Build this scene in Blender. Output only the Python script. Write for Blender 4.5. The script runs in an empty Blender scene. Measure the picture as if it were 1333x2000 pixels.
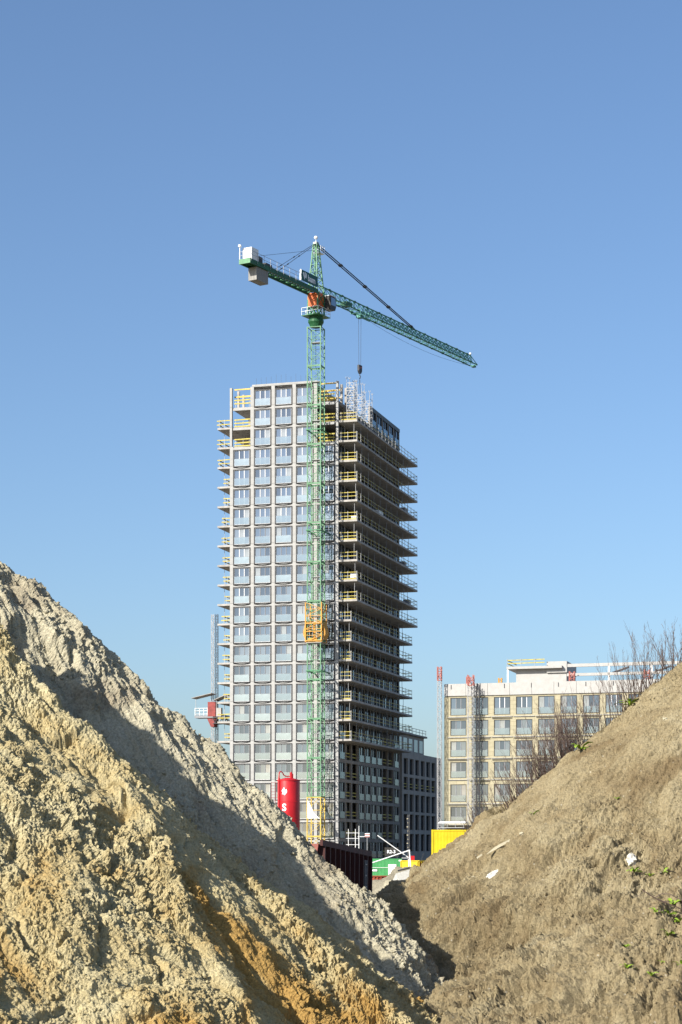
import bpy, math, random
import numpy as np
from mathutils import Vector, Matrix
from mathutils.bvhtree import BVHTree

SC = bpy.context.scene
COL = SC.collection
R = math.radians

# ---------------------------------------------------------------- camera
cd = bpy.data.cameras.new('camera')
cam = bpy.data.objects.new('camera', cd)
COL.objects.link(cam)
cam.location = (0.0, 0.0, 3.5)
cam.rotation_euler = (R(90), 0, 0)
cd.sensor_width = 36.0
cd.lens = 70.0
cd.shift_y = 0.3325
cd.clip_start = 0.5
cd.clip_end = 6000.0
SC.camera = cam

# ---------------------------------------------------------------- sky, sun, exposure
SUN_AZ = 47.0      # degrees left of straight behind the camera
SUN_EL = 30.6
world = bpy.data.worlds.new('World')
SC.world = world
world.use_nodes = True
wn = world.node_tree.nodes
wl = world.node_tree.links
wn.clear()
sky = wn.new('ShaderNodeTexSky')
sky.sky_type = 'NISHITA'
sky.sun_disc = False
sky.sun_elevation = R(SUN_EL)
sky.sun_rotation = R(180 + SUN_AZ)
sky.altitude = 0.0
sky.air_density = 1.0
sky.dust_density = 1.5
sky.ozone_density = 5.0
bg = wn.new('ShaderNodeBackground')
bg.inputs['Strength'].default_value = 0.092
wo = wn.new('ShaderNodeOutputWorld')
wl.new(sky.outputs[0], bg.inputs[0])
wl.new(bg.outputs[0], wo.inputs[0])

sd = bpy.data.lights.new('sun', 'SUN')
sd.energy = 5.0
sd.angle = R(0.53)
sd.color = (1.0, 0.945, 0.85)
sun = bpy.data.objects.new('sun', sd)
COL.objects.link(sun)
ce = math.cos(R(SUN_EL))
to_sun = Vector((-math.sin(R(SUN_AZ)) * ce, -math.cos(R(SUN_AZ)) * ce, math.sin(R(SUN_EL))))
sun.rotation_euler = to_sun.to_track_quat('Z', 'Y').to_euler()
sun.location = to_sun * 200

SC.view_settings.view_transform = 'Standard'
SC.view_settings.look = 'None'
SC.view_settings.exposure = 0.82
SC.view_settings.gamma = 1.0
SC.view_settings.use_curve_mapping = False
SC.render.engine = 'CYCLES'
SC.cycles.max_bounces = 6
SC.cycles.diffuse_bounces = 3
SC.cycles.glossy_bounces = 3
SC.cycles.transparent_max_bounces = 8
SC.cycles.use_denoising = True
SC.render.film_transparent = False

# ---------------------------------------------------------------- materials
MATS = {}


def mat(name, col, rough=0.8, var=0.12, scale=3.0, metal=0.0, bump=0.0, bscale=30.0, col2=None,
        spec=0.3, detail=4.0, stretch=None):
    """principled colour varied by noise, optional fine bump"""
    m = bpy.data.materials.new(name)
    m.use_nodes = True
    nt = m.node_tree
    b = nt.nodes['Principled BSDF']
    b.inputs['Roughness'].default_value = rough
    b.inputs['Metallic'].default_value = metal
    b.inputs['Specular IOR Level'].default_value = spec
    tc = nt.nodes.new('ShaderNodeTexCoord')
    mp = nt.nodes.new('ShaderNodeMapping')
    nt.links.new(tc.outputs['Object'], mp.inputs[0])
    if stretch:
        mp.inputs['Scale'].default_value = stretch
    nz = nt.nodes.new('ShaderNodeTexNoise')
    nz.inputs['Scale'].default_value = scale
    nz.inputs['Detail'].default_value = detail
    nz.inputs['Roughness'].default_value = 0.65
    nt.links.new(mp.outputs[0], nz.inputs['Vector'])
    rp = nt.nodes.new('ShaderNodeValToRGB')
    rp.color_ramp.elements[0].position = 0.32
    rp.color_ramp.elements[1].position = 0.68
    if col2 is None:
        col2 = tuple(c * (1 - 2 * var) for c in col)
        colb = tuple(min(1, c * (1 + var * .6)) for c in col)
    else:
        colb = col
    rp.color_ramp.elements[0].color = (*col2, 1)
    rp.color_ramp.elements[1].color = (*colb, 1)
    nt.links.new(nz.outputs['Fac'], rp.inputs[0])
    nt.links.new(rp.outputs[0], b.inputs['Base Color'])
    if bump > 0:
        n2 = nt.nodes.new('ShaderNodeTexNoise')
        n2.inputs['Scale'].default_value = bscale
        n2.inputs['Detail'].default_value = 5
        nt.links.new(mp.outputs[0], n2.inputs['Vector'])
        bp = nt.nodes.new('ShaderNodeBump')
        bp.inputs['Strength'].default_value = bump
        bp.inputs['Distance'].default_value = 0.05
        nt.links.new(n2.outputs['Fac'], bp.inputs['Height'])
        nt.links.new(bp.outputs[0], b.inputs['Normal'])
    MATS[name] = m
    return m


def glass(name, tint, gloss=0.35, rough=0.03, see=0.0, wav=0.0012, glosscol=(1, 1, 1)):
    """coated glazing: a dim room colour behind a mirror share, optionally partly see-through"""
    m = bpy.data.materials.new(name)
    m.use_nodes = True
    nt = m.node_tree
    nt.nodes.clear()
    out = nt.nodes.new('ShaderNodeOutputMaterial')
    df = nt.nodes.new('ShaderNodeBsdfDiffuse')
    tc = nt.nodes.new('ShaderNodeTexCoord')
    nz = nt.nodes.new('ShaderNodeTexNoise')
    nz.inputs['Scale'].default_value = 0.7
    nt.links.new(tc.outputs['Object'], nz.inputs['Vector'])
    rp = nt.nodes.new('ShaderNodeValToRGB')
    rp.color_ramp.elements[0].position = .35
    rp.color_ramp.elements[1].position = .65
    rp.color_ramp.elements[0].color = (*[c * .7 for c in tint], 1)
    rp.color_ramp.elements[1].color = (*[c * 1.15 for c in tint], 1)
    nt.links.new(nz.outputs[0], rp.inputs[0])
    nt.links.new(rp.outputs[0], df.inputs['Color'])
    gl = nt.nodes.new('ShaderNodeBsdfGlossy')
    gl.inputs['Roughness'].default_value = rough
    gl.inputs['Color'].default_value = (*glosscol, 1)
    n2 = nt.nodes.new('ShaderNodeTexNoise')
    n2.inputs['Scale'].default_value = 0.9
    nt.links.new(tc.outputs['Object'], n2.inputs['Vector'])
    bp = nt.nodes.new('ShaderNodeBump')
    bp.inputs['Strength'].default_value = 1.0
    bp.inputs['Distance'].default_value = wav
    nt.links.new(n2.outputs[0], bp.inputs['Height'])
    nt.links.new(bp.outputs[0], gl.inputs['Normal'])
    mx = nt.nodes.new('ShaderNodeMixShader')
    mx.inputs[0].default_value = gloss
    first = df
    if see > 0:
        tr = nt.nodes.new('ShaderNodeBsdfTransparent')
        tr.inputs[0].default_value = (.85, .95, .93, 1)
        m0 = nt.nodes.new('ShaderNodeMixShader')
        m0.inputs[0].default_value = see
        nt.links.new(df.outputs[0], m0.inputs[1])
        nt.links.new(tr.outputs[0], m0.inputs[2])
        first = m0
    nt.links.new(first.outputs[0], mx.inputs[1])
    nt.links.new(gl.outputs[0], mx.inputs[2])
    nt.links.new(mx.outputs[0], out.inputs[0])
    MATS[name] = m
    return m


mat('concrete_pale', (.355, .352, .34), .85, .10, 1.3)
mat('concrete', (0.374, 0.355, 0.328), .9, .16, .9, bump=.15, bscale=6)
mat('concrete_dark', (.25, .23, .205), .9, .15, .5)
mat('grey_panel', (.33, .30, .265), .85, .10, .5)
mat('black_frame', (.018, .019, .022), .45, .1, 5)
mat('anthracite', (.04, .037, .034), .5, .1, 5)
mat('white_panel', (0.39, 0.382, 0.363), .8, .06, 1.5)
mat('white_frame', (.70, .70, .70), .5, .05, 5)
mat('grey_frame', (0.234, 0.242, 0.257), .5, .08, 5)
mat('galvanised', (0.336, 0.34, 0.344), .5, .15, 8, metal=.3)
mat('dark_steel', (.05, .052, .058), .5, .2, 6)
mat('yellow_rail', (.45, .37, .065), .6, .18, 2.0)
mat('yellow_wood', (0.622, 0.437, 0.101), .7, .15, 2.0)
mat('crane_green', (0.0588, 0.21, 0.0966), .5, .16, 1.2)
mat('crane_pale_green', (0.126, 0.277, 0.151), .5, .16, 1.2)
mat('crane_teal', (0.084, 0.277, 0.227), .5, .16, 1.2)
mat('crane_dark_green', (0.021, 0.109, 0.042), .5, .2, 1.2)
mat('crane_orange', (0.554, 0.277, 0.042), .55, .15, 2)
mat('crane_yellow', (0.554, 0.395, 0.0756), .55, .15, 2)
mat('cab_orange', (.60, .13, .032), .55, .2, 2)
mat('white_paint', (.80, .80, .78), .5, .06, 2)
mat('red_paint', (0.47, 0.0118, 0.0185), .4, .16, 1.1, spec=.4, stretch=(0.84, 0.84, 0.336))
mat('red_steel', (.24, .04, .035), .5, .2, 2)
mat('pale_red', (0.378, 0.126, 0.101), .6, .2, 2)
mat('ballast', (0.281, 0.273, 0.257), .9, .2, 1.0, stretch=(4.68, 4.68, 0.468))
mat('rust_red', (.085, .028, .024), .75, .28, 1.2, col2=(.045, .017, .016), stretch=(1, 1, .3))
mat('rust_bright', (.30, .07, .035), .75, .28, 1.2)
mat('container_green', (0.063, 0.286, 0.101), .5, .08, 1.0)
mat('container_yellow', (0.622, 0.462, 0.0126), .5, .12, .8)
mat('insulation', (0.382, 0.343, 0.23), .9, .08, 1.6, stretch=(0.78, 0.78, 1.56))
mat('bark', (.10, .068, .055), .85, .2, 20)
mat('twig', (.135, .098, .082), .85, .2, 20)
mat('leaf_green', (.24, .33, .03), .6, .25, 8, col2=(.14, .24, .02))
mat('dry_grass', (0.172, 0.133, 0.0624), .9, .25, 8)
mat('plastic_white', (.56, .545, .49), .5, .08, 8, bump=.3, bscale=25)
mat('cream_board', (0.515, 0.468, 0.335), .8, .12, 3)
mat('debris_wood', (0.312, 0.257, 0.172), .9, .2, 6)
mat('rope', (.03, .03, .033), .6, .1, 5)
mat('interior_dark', (.10, .10, .10), .9, .2, .4)
mat('print_white', (.82, .82, .82), .6, .04, 3)
mat('print_navy', (.012, .03, .055), .6, .1, 3)
mat('sign_teal', (.01, .085, .07), .5, .1, 3)
glass('glass_a', (.032, .038, .050), .24, glosscol=(.64, .79, .96))
glass('glass_b', (.052, .058, .070), .27, glosscol=(.74, .85, .95))
glass('glass_c', (.018, .023, .032), .19, glosscol=(.62, .74, .88))
glass('glass_curtain', (0.19, 0.205, 0.205), .2)
glass('glass_shade', (0.0342, 0.0395, 0.0456), .34, glosscol=(.8, .9, 1))
glass('glass_rail', (.135, .178, .20), .25, see=.45, glosscol=(.82, .93, 1))
glass('glass_rail_b', (.25, .30, .31), .25, see=.30, glosscol=(.85, .95, 1))


# ---------------------------------------------------------------- builders
class MB:
    """collects boxes, bars and tubes into one mesh"""

    def __init__(s):
        s.v = []
        s.f = []

    def box(s, x0, x1, y0, y1, z0, z1):
        n = len(s.v)
        s.v += [(x0, y0, z0), (x1, y0, z0), (x1, y1, z0), (x0, y1, z0),
                (x0, y0, z1), (x1, y0, z1), (x1, y1, z1), (x0, y1, z1)]
        for q in ((3, 2, 1, 0), (4, 5, 6, 7), (0, 1, 5, 4), (1, 2, 6, 5), (2, 3, 7, 6), (3, 0, 4, 7)):
            s.f.append(tuple(n + i for i in q))
        return s

    def bar(s, p, q, w, h=None):
        h = h or w
        p = Vector(p)
        q = Vector(q)
        d = (q - p)
        if d.length < 1e-6:
            return s
        d.normalize()
        up = Vector((0, 0, 1)) if abs(d.z) < .95 else Vector((0, 1, 0))
        a = d.cross(up).normalized()
        b = a.cross(d).normalized()
        n = len(s.v)
        for c in (p, q):
            for i, j in ((-1, -1), (1, -1), (1, 1), (-1, 1)):
                s.v.append(tuple(c + a * (i * w / 2) + b * (j * h / 2)))
        for k in range(4):
            s.f.append((n + k, n + (k + 1) % 4, n + 4 + (k + 1) % 4, n + 4 + k))
        s.f.append((n + 3, n + 2, n + 1, n))
        s.f.append((n + 4, n + 5, n + 6, n + 7))
        return s

    def tube(s, p, q, r0, r1=None, n=6, cap=True):
        r1 = r0 if r1 is None else r1
        p = Vector(p)
        q = Vector(q)
        d = (q - p)
        if d.length < 1e-6:
            return s
        d.normalize()
        up = Vector((0, 0, 1)) if abs(d.z) < .95 else Vector((0, 1, 0))
        a = d.cross(up).normalized()
        b = a.cross(d).normalized()
        m = len(s.v)
        for c, r in ((p, r0), (q, r1)):
            for k in range(n):
                t = 2 * math.pi * k / n
                s.v.append(tuple(c + a * (r * math.cos(t)) + b * (r * math.sin(t))))
        for k in range(n):
            s.f.append((m + k, m + (k + 1) % n, m + n + (k + 1) % n, m + n + k))
        if cap:
            s.f.append(tuple(m + k for k in range(n))[::-1])
            s.f.append(tuple(m + n + k for k in range(n)))
        return s

    def path(s, pts, r, n=6):
        for a, b in zip(pts[:-1], pts[1:]):
            s.tube(a, b, r, r, n)
        return s

    def lathe(s, prof, n=24, c=(0, 0)):
        m = len(s.v)
        for r, z in prof:
            for k in range(n):
                t = 2 * math.pi * k / n
                s.v.append((c[0] + r * math.cos(t), c[1] + r * math.sin(t), z))
        for i in range(len(prof) - 1):
            for k in range(n):
                s.f.append((m + i * n + k, m + i * n + (k + 1) % n, m + (i + 1) * n + (k + 1) % n, m + (i + 1) * n + k))
        s.f.append(tuple(m + k for k in range(n))[::-1])
        s.f.append(tuple(m + (len(prof) - 1) * n + k for k in range(n)))
        return s

    def poly(s, pts, d):
        """flat outline pts extruded along vector d"""
        n = len(s.v)
        k = len(pts)
        d = Vector(d)
        s.v += [tuple(p) for p in pts] + [tuple(Vector(p) + d) for p in pts]
        s.f.append(tuple(range(n, n + k)))
        s.f.append(tuple(range(n + k, n + 2 * k))[::-1])
        for i in range(k):
            j = (i + 1) % k
            s.f.append((n + j, n + i, n + k + i, n + k + j))
        return s

    def mesh(s, name, m=None):
        me = bpy.data.meshes.new(name)
        me.from_pydata(s.v, [], s.f)
        if m:
            me.materials.append(MATS[m])
        me.update()
        return me

    def build(s, name, m, parent=None, loc=(0, 0, 0), smooth=False):
        o = put(name, s.mesh(name, m), parent, loc)
        if smooth:
            for p in o.data.polygons:
                p.use_smooth = True
        return o


def put(name, me, parent=None, loc=(0, 0, 0), rz=0.0):
    o = bpy.data.objects.new(name, me)
    COL.objects.link(o)
    o.location = loc
    if rz:
        o.rotation_euler = (0, 0, rz)
    if parent:
        o.parent = parent
    return o


def tag(o, label, cat, group=None):
    o['label'] = label
    o['category'] = cat
    if group:
        o['group'] = group
    return o


def thing(name, label, cat, loc=(0, 0, 0), rz=0.0, group=None):
    o = put(name, None, None, loc)
    o.rotation_euler = (0, 0, rz)
    o.empty_display_size = .3
    return tag(o, label, cat, group)


def sub(name, parent, loc=(0, 0, 0), rz=0.0):
    return put(name, None, parent, loc, rz)


def structure(o):
    o['kind'] = 'structure'
    return o


def truss_mast(mb, w, z0, z1, step, chord, lace, faces=(0, 1, 2, 3), horiz=True):
    """square lattice mast about the local z axis"""
    h = w / 2
    cs = [(-h, -h), (h, -h), (h, h), (-h, h)]
    for x, y in cs:
        mb.bar((x, y, z0), (x, y, z1), chord)
    n = max(1, round((z1 - z0) / step))
    st = (z1 - z0) / n
    for f in faces:
        a = cs[f]
        b = cs[(f + 1) % 4]
        for i in range(n):
            za = z0 + i * st
            zb = za + st
            if i % 2 == 0:
                mb.bar((*a, za), (*b, zb), lace)
            else:
                mb.bar((*b, za), (*a, zb), lace)
            if horiz:
                mb.bar((*a, za), (*b, za), lace)
    return mb

# ---------------------------------------------------------------- noise
def _hash(ix, iy, seed):
    with np.errstate(over='ignore'):
        h = (ix.astype(np.int64) * 374761393 + iy.astype(np.int64) * 668265263 + seed * 974634777) & 0xFFFFFFFF
        h = ((h ^ (h >> 13)) * 1274126177) & 0xFFFFFFFF
        h = ((h ^ (h >> 15)) * 2246822519) & 0xFFFFFFFF
        h = h ^ (h >> 16)
    return h.astype(np.float64) / 4294967296.0


def vnoise(x, y, seed=0):
    ix = np.floor(x)
    iy = np.floor(y)
    fx = x - ix
    fy = y - iy
    ux = fx * fx * fx * (fx * (fx * 6 - 15) + 10)
    uy = fy * fy * fy * (fy * (fy * 6 - 15) + 10)
    a = _hash(ix, iy, seed)
    b = _hash(ix + 1, iy, seed)
    c = _hash(ix, iy + 1, seed)
    d = _hash(ix + 1, iy + 1, seed)
    return (a + (b - a) * ux) * (1 - uy) + (c + (d - c) * ux) * uy * 1.0 - .5


def fbm(x, y, seed=0, octv=4, gain=.5):
    s = 0
    a = 1.0
    for o in range(octv):
        s = s + a * vnoise(x * 2 ** o + 17.3 * o, y * 2 ** o - 9.1 * o, seed + o)
        a *= gain
    return s


def clods(x, y, seed=0, rmin=.25, rmax=.75, dens=1.0):
    """half-round lumps of random size, one per cell at most"""
    ix = np.floor(x)
    iy = np.floor(y)
    out = np.zeros_like(x)
    for dx in (-1, 0, 1):
        for dy in (-1, 0, 1):
            cx = ix + dx
            cy = iy + dy
            px = cx + _hash(cx, cy, seed)
            py = cy + _hash(cx, cy, seed + 7)
            r = rmin + (rmax - rmin) * _hash(cx, cy, seed + 13) ** 2
            on = (_hash(cx, cy, seed + 29) < dens)
            d2 = ((x - px) ** 2 + (y - py) ** 2) / (r * r)
            out = np.maximum(out, np.where(on, r * np.sqrt(np.clip(1 - d2, 0, 1)), 0))
    return out


def ridge(X, Y, a, b, t, r=.6, t2=None):
    """slope falling away from a crest line a-b (x,y,z); t right of a->b, t2 left of it"""
    ax, ay, az = a
    bx, by, bz = b
    vx, vy = bx - ax, by - ay
    L2 = vx * vx + vy * vy + 1e-9
    s = np.clip(((X - ax) * vx + (Y - ay) * vy) / L2, 0, 1)
    dx = X - (ax + s * vx)
    dy = Y - (ay + s * vy)
    d = np.sqrt(dx * dx + dy * dy)
    if t2 is not None:
        side = (vx * dy - vy * dx) / (np.sqrt(L2) * (d + 1e-6))
        tt = (t + t2) / 2 - (t - t2) / 2 * np.clip(side * 1.3, -1, 1)
    else:
        tt = t
    return az + (bz - az) * s - tt * (np.sqrt(d * d + r * r) - r)


def crest(X, Y, pts, t, t2, r=.15):
    """ridge along a polyline: height of the nearest crest point less the fall to it"""
    bd = np.full_like(X, 1e9)
    bh = np.zeros_like(X)
    for (ax, ay, az), (bx, by, bz) in zip(pts[:-1], pts[1:]):
        vx, vy = bx - ax, by - ay
        L2 = vx * vx + vy * vy
        s = np.clip(((X - ax) * vx + (Y - ay) * vy) / L2, 0, 1)
        dx = X - (ax + s * vx)
        dy = Y - (ay + s * vy)
        d = np.sqrt(dx * dx + dy * dy)
        side = (vx * dy - vy * dx) / (np.sqrt(L2) * (d + 1e-6))
        tt = (t + t2) / 2 - (t - t2) / 2 * np.clip(side * 1.3, -1, 1)
        h = az + (bz - az) * s - tt * (np.sqrt(d * d + r * r) - r)
        w = d < bd
        bh = np.where(w, h, bh)
        bd = np.where(w, d, bd)
    return bh


def smax(a, b, k=.35):
    h = np.clip(.5 + .5 * (a - b) / k, 0, 1)
    return b + (a - b) * h + k * h * (1 - h)


def axis(*segs):
    out = []
    for a, b, st in segs:
        n = max(1, int(round((b - a) / st)))
        out.append(np.linspace(a, b, n, endpoint=False))
    out.append(np.array([segs[-1][1]]))
    return np.concatenate(out)


def height_mesh(name, xs, ys, base, disp, mats, zmin, smooth=True):
    X, Y = np.meshgrid(xs, ys)
    H = base(X, Y)
    gy, gx = np.gradient(H, ys, xs)
    nrm = np.sqrt(gx * gx + gy * gy + 1)
    D = disp(X, Y, H)
    PX = X - gx / nrm * D
    PY = Y - gy / nrm * D
    PZ = H + D / nrm
    ny, nx = X.shape
    V = np.stack([PX, PY, PZ], -1).reshape(-1, 3)
    keep = (H > zmin)
    kq = keep[:-1, :-1] | keep[1:, :-1] | keep[:-1, 1:] | keep[1:, 1:]
    idx = np.arange(ny * nx).reshape(ny, nx)
    q = np.stack([idx[:-1, :-1], idx[:-1, 1:], idx[1:, 1:], idx[1:, :-1]], -1)[kq]
    used = np.unique(q)
    remap = np.full(ny * nx, -1)
    remap[used] = np.arange(len(used))
    q = remap[q]
    V = V[used]
    me = bpy.data.meshes.new(name)
    me.vertices.add(len(V))
    me.vertices.foreach_set('co', V.astype(np.float32).ravel())
    me.loops.add(q.size)
    me.loops.foreach_set('vertex_index', q.astype(np.int32).ravel())
    me.polygons.add(len(q))
    me.polygons.foreach_set('loop_start', np.arange(0, q.size, 4, dtype=np.int32))
    me.polygons.foreach_set('loop_total', np.full(len(q), 4, dtype=np.int32))
    me.polygons.foreach_set('use_smooth', np.full(len(q), smooth, dtype=bool))
    me.update(calc_edges=True)
    for m in mats:
        me.materials.append(MATS[m])
    o = structure(put(name, me))
    bvh = BVHTree.FromPolygons([tuple(v) for v in V.tolist()], q.tolist())
    return o, bvh


def soil(name, cols, scale=.5, fine=22.0, bump=.5, layer=None, speck=None):
    """earth: large patches of different soil, crumbly grain, pale specks"""
    m = bpy.data.materials.new(name)
    m.use_nodes = True
    nt = m.node_tree
    N = nt.nodes.new
    L = nt.links.new
    b = nt.nodes['Principled BSDF']
    b.inputs['Roughness'].default_value = .95
    b.inputs['Specular IOR Level'].default_value = .1
    tc = N('ShaderNodeTexCoord')
    nz = N('ShaderNodeTexNoise')
    nz.inputs['Scale'].default_value = scale
    nz.inputs['Detail'].default_value = 7
    nz.inputs['Roughness'].default_value = .62
    nz.inputs['Distortion'].default_value = .6
    L(tc.outputs['Object'], nz.inputs['Vector'])
    rp = N('ShaderNodeValToRGB')
    el = rp.color_ramp.elements
    el[0].position = .34
    el[1].position = .66
    el[0].color = (*cols[0], 1)
    el[1].color = (*cols[-1], 1)
    for i, c in enumerate(cols[1:-1]):
        e = el.new(.34 + .32 * (i + 1) / (len(cols) - 1))
        e.color = (*c, 1)
    if layer:      # a seam of yellower loam lies in the lower left of the heap
        sp = N('ShaderNodeSeparateXYZ')
        L(tc.outputs['Object'], sp.inputs[0])
        r1 = N('ShaderNodeMapRange')
        r1.inputs['From Min'].default_value = layer[0]
        r1.inputs['From Max'].default_value = layer[1]
        r1.inputs['To Min'].default_value = -layer[2]
        r1.inputs['To Max'].default_value = .02
        L(sp.outputs['Z'], r1.inputs[0])
        ad = N('ShaderNodeMath')
        L(nz.outputs['Fac'], ad.inputs[0])
        L(r1.outputs[0], ad.inputs[1])
        L(ad.outputs[0], rp.inputs[0])
    else:
        L(nz.outputs['Fac'], rp.inputs[0])
    ng = N('ShaderNodeTexNoise')
    ng.inputs['Scale'].default_value = fine
    ng.inputs['Detail'].default_value = 5
    ng.inputs['Roughness'].default_value = .7
    L(tc.outputs['Object'], ng.inputs['Vector'])
    rg = N('ShaderNodeMapRange')
    rg.inputs['From Min'].default_value = .3
    rg.inputs['From Max'].default_value = .7
    rg.inputs['To Min'].default_value = .62
    rg.inputs['To Max'].default_value = 1.30
    L(ng.outputs['Fac'], rg.inputs[0])
    mu = N('ShaderNodeMix')
    mu.data_type = 'RGBA'
    mu.blend_type = 'MULTIPLY'
    mu.inputs['Factor'].default_value = 1.0
    L(rp.outputs[0], mu.inputs['A'])
    cb = N('ShaderNodeCombineColor')
    for k in range(3):
        L(rg.outputs[0], cb.inputs[k])
    L(cb.outputs[0], mu.inputs['B'])
    last = mu.outputs['Result']
    if speck:
        vo = N('ShaderNodeTexVoronoi')
        vo.inputs['Scale'].default_value = 5.5
        L(tc.outputs['Object'], vo.inputs['Vector'])
        ms = N('ShaderNodeMapRange')
        ms.inputs['From Min'].default_value = .10
        ms.inputs['From Max'].default_value = .16
        ms.inputs['To Min'].default_value = .85
        ms.inputs['To Max'].default_value = 0
        L(vo.outputs['Distance'], ms.inputs[0])
        sx = N('ShaderNodeSeparateColor')
        L(vo.outputs['Color'], sx.inputs[0])
        gt = N('ShaderNodeMath')
        gt.operation = 'GREATER_THAN'
        gt.inputs[1].default_value = .72
        L(sx.outputs[0], gt.inputs[0])
        mm = N('ShaderNodeMath')
        mm.operation = 'MULTIPLY'
        L(gt.outputs[0], mm.inputs[0])
        L(ms.outputs[0], mm.inputs[1])
        mk = N('ShaderNodeMix')
        mk.data_type = 'RGBA'
        L(mm.outputs[0], mk.inputs['Factor'])
        L(last, mk.inputs['A'])
        mk.inputs['B'].default_value = (*speck, 1)
        last = mk.outputs['Result']
    L(last, b.inputs['Base Color'])
    bp = N('ShaderNodeBump')
    bp.inputs['Strength'].default_value = bump
    bp.inputs['Distance'].default_value = .10
    L(ng.outputs['Fac'], bp.inputs['Height'])
    L(bp.outputs[0], b.inputs['Normal'])
    MATS[name] = m


soil('soil_ochre', [(.40, .25, .08), (.47, .375, .19), (.50, .43, .25), (.53, .465, .285)], .38, 20, .85, layer=(.6, 3.4, .085))
soil('soil_sand', [(.32, .275, .195), (.44, .40, .285), (.48, .44, .32)], .5, 18, .8)
soil('soil_brown', [(.185, .138, .075), (.268, .217, .126), (.33, .278, .172)], .45, 20, .8, speck=(0.406, 0.367, 0.281))
soil('soil_grey', [(0.195, 0.172, 0.125), (0.257, 0.234, 0.172)], .5, 10, .5)
soil('site_ground', [(0.156, 0.133, 0.0936), (0.211, 0.187, 0.14)], .06, 2, .3)

# ground, one sheet to the horizon
gx = [-3500, -300, -60, -24, -18, -12, -6, 0, 6, 12, 18, 24, 60, 300, 3500]
gy = [-300, 0, 16, 22, 28, 34, 40, 46, 52, 58, 64, 70, 76, 84, 110, 400, 1500, 5000]
gm = MB()
for yy in gy:
    for xx in gx:
        inside = -20 < xx < 20 and 26 < yy < 66
        gm.v.append((xx, yy, -2.2 if inside else 0))
for j in range(len(gy) - 1):
    for i in range(len(gx) - 1):
        n0 = j * len(gx) + i
        gm.f.append((n0, n0 + 1, n0 + 1 + len(gx), n0 + len(gx)))
structure(gm.build('ground', 'site_ground'))


# --- front left heap: two crumbling spurs running down towards the camera
def base_front(X, Y):
    wx = X + .6 * fbm(X * .35, Y * .35, 3, 3)
    wy = Y + .6 * fbm(X * .35 + 31, Y * .35, 4, 3)
    h = ridge(wx, wy, (-15.7, 44.6, 13.7), (-15.7, 44.6, 13.7), .84, 1.0)
    h = smax(h, crest(wx, wy, [(-11.0, 44.9, 11.8), (-5.25, 41.8, 6.3), (-3.6, 38.6, 3.3), (-.6, 33.8, -.6)], .76, 1.05), .12)
    h = smax(h, ridge(wx, wy, (-4.6, 43.6, 5.1), (3.5, 37.8, -1.5), .9, .12, .95), .12)
    h = h + .32 * fbm(X * .8, Y * .8, 11, 3)
    return h


def lumps(X, Y, size, seed, lo, hi, dens, warp=.45):
    wx = X / size + warp * fbm(X / size * 1.7, Y / size * 1.7, seed + 3, 2) * 2
    wy = Y / size + warp * fbm(X / size * 1.7 + 9, Y / size * 1.7, seed + 5, 2) * 2
    return size * clods(wx, wy, seed, lo, hi, dens)


def disp_front(X, Y, H):
    m = np.clip(.62 + 1.9 * fbm(X * .55 + 5, Y * .55, 21, 3), 0, 1)
    d = .13 * fbm(X * 1.5, Y * 1.5, 31, 6, .62)
    d = d - .24 * np.clip(np.abs(fbm(X * .8 + 3, Y * .8, 36, 3)) * -4 + .5, 0, .5)
    c1 = lumps(X, Y, .8, 51, .05, .24, .30)
    c2 = lumps(X, Y, .16, 52, .18, .55, .60)
    c3 = lumps(X, Y, .068, 53, .34, .82, 1.0)
    c4 = .035 * fbm(X * 17, Y * 17, 38, 2, .7)
    return d + c4 + (.10 + .90 * m) * (c1 * .7 + c2 * .95 + c3 * 1.75)


front_heap, BV_F = height_mesh('front_soil_heap',
                               axis((-26, -12, .35), (-12, -7.6, .10), (-7.6, 3.4, .018)),
                               axis((25, 31.6, .12), (31.6, 46.0, .022), (46.0, 58, .25)),
                               base_front, disp_front, ['soil_ochre'], -2.6, False)


# --- back left heap: pale sand, long straight fall
BA = (-14.0, 56.0)


def base_back(X, Y):
    wx = X + .6 * fbm(X * .25, Y * .25, 61, 3)
    wy = Y + .6 * fbm(X * .25 + 31, Y * .25, 62, 3)
    h = crest(wx, wy, [(-24, 55.5, 19.5), (-13, 52.3, 15.0), (-8.83, 51.5, 11.25), (-1.43, 50, 4.4), (.94, 49.6, 2.3), (2.2, 49.4, .8), (4.0, 49, -1.2), (5.5, 48.6, -3)], .74, .85, .3)
    return h + .18 * fbm(X * .7, Y * .7, 63, 3)


def disp_back(X, Y, H):
    # runnels and slabs run down the fall line, away from the top
    ang = np.arctan2(Y - BA[1], X - BA[0])
    rad = np.hypot(X - BA[0], Y - BA[1])
    st = fbm(ang * 32, rad * .6, 71, 5, .62)
    m = np.clip(.55 + 1.9 * fbm(X * .45 + 5, Y * .45, 72, 3), 0, 1)
    d = .20 * st + .12 * fbm(X * 1.9, Y * 1.9, 73, 6, .64)
    ledge = np.clip(fbm(X * .9, Y * .9, 77, 3) - .12, 0, 1)
    d = d - .8 * np.minimum(ledge, .25)
    c1 = lumps(X, Y, .8, 74, .05, .26, .30)
    c2 = lumps(X, Y, .20, 75, .18, .55, .65)
    c3 = lumps(X, Y, .088, 76, .32, .80, 1.0)
    return d + (.10 + .90 * m) * (c1 * .7 + c2 * .8 + c3 * 1.25)


back_heap, BV_B = height_mesh('back_sand_heap',
                              axis((-40, -14, .5), (-14, -9.2, .15), (-9.2, 4.8, .028)),
                              axis((30, 38, .12), (38, 53, .036), (53, 72, .3)),
                              base_back, disp_back, ['soil_sand'], -2.6, False)


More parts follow.
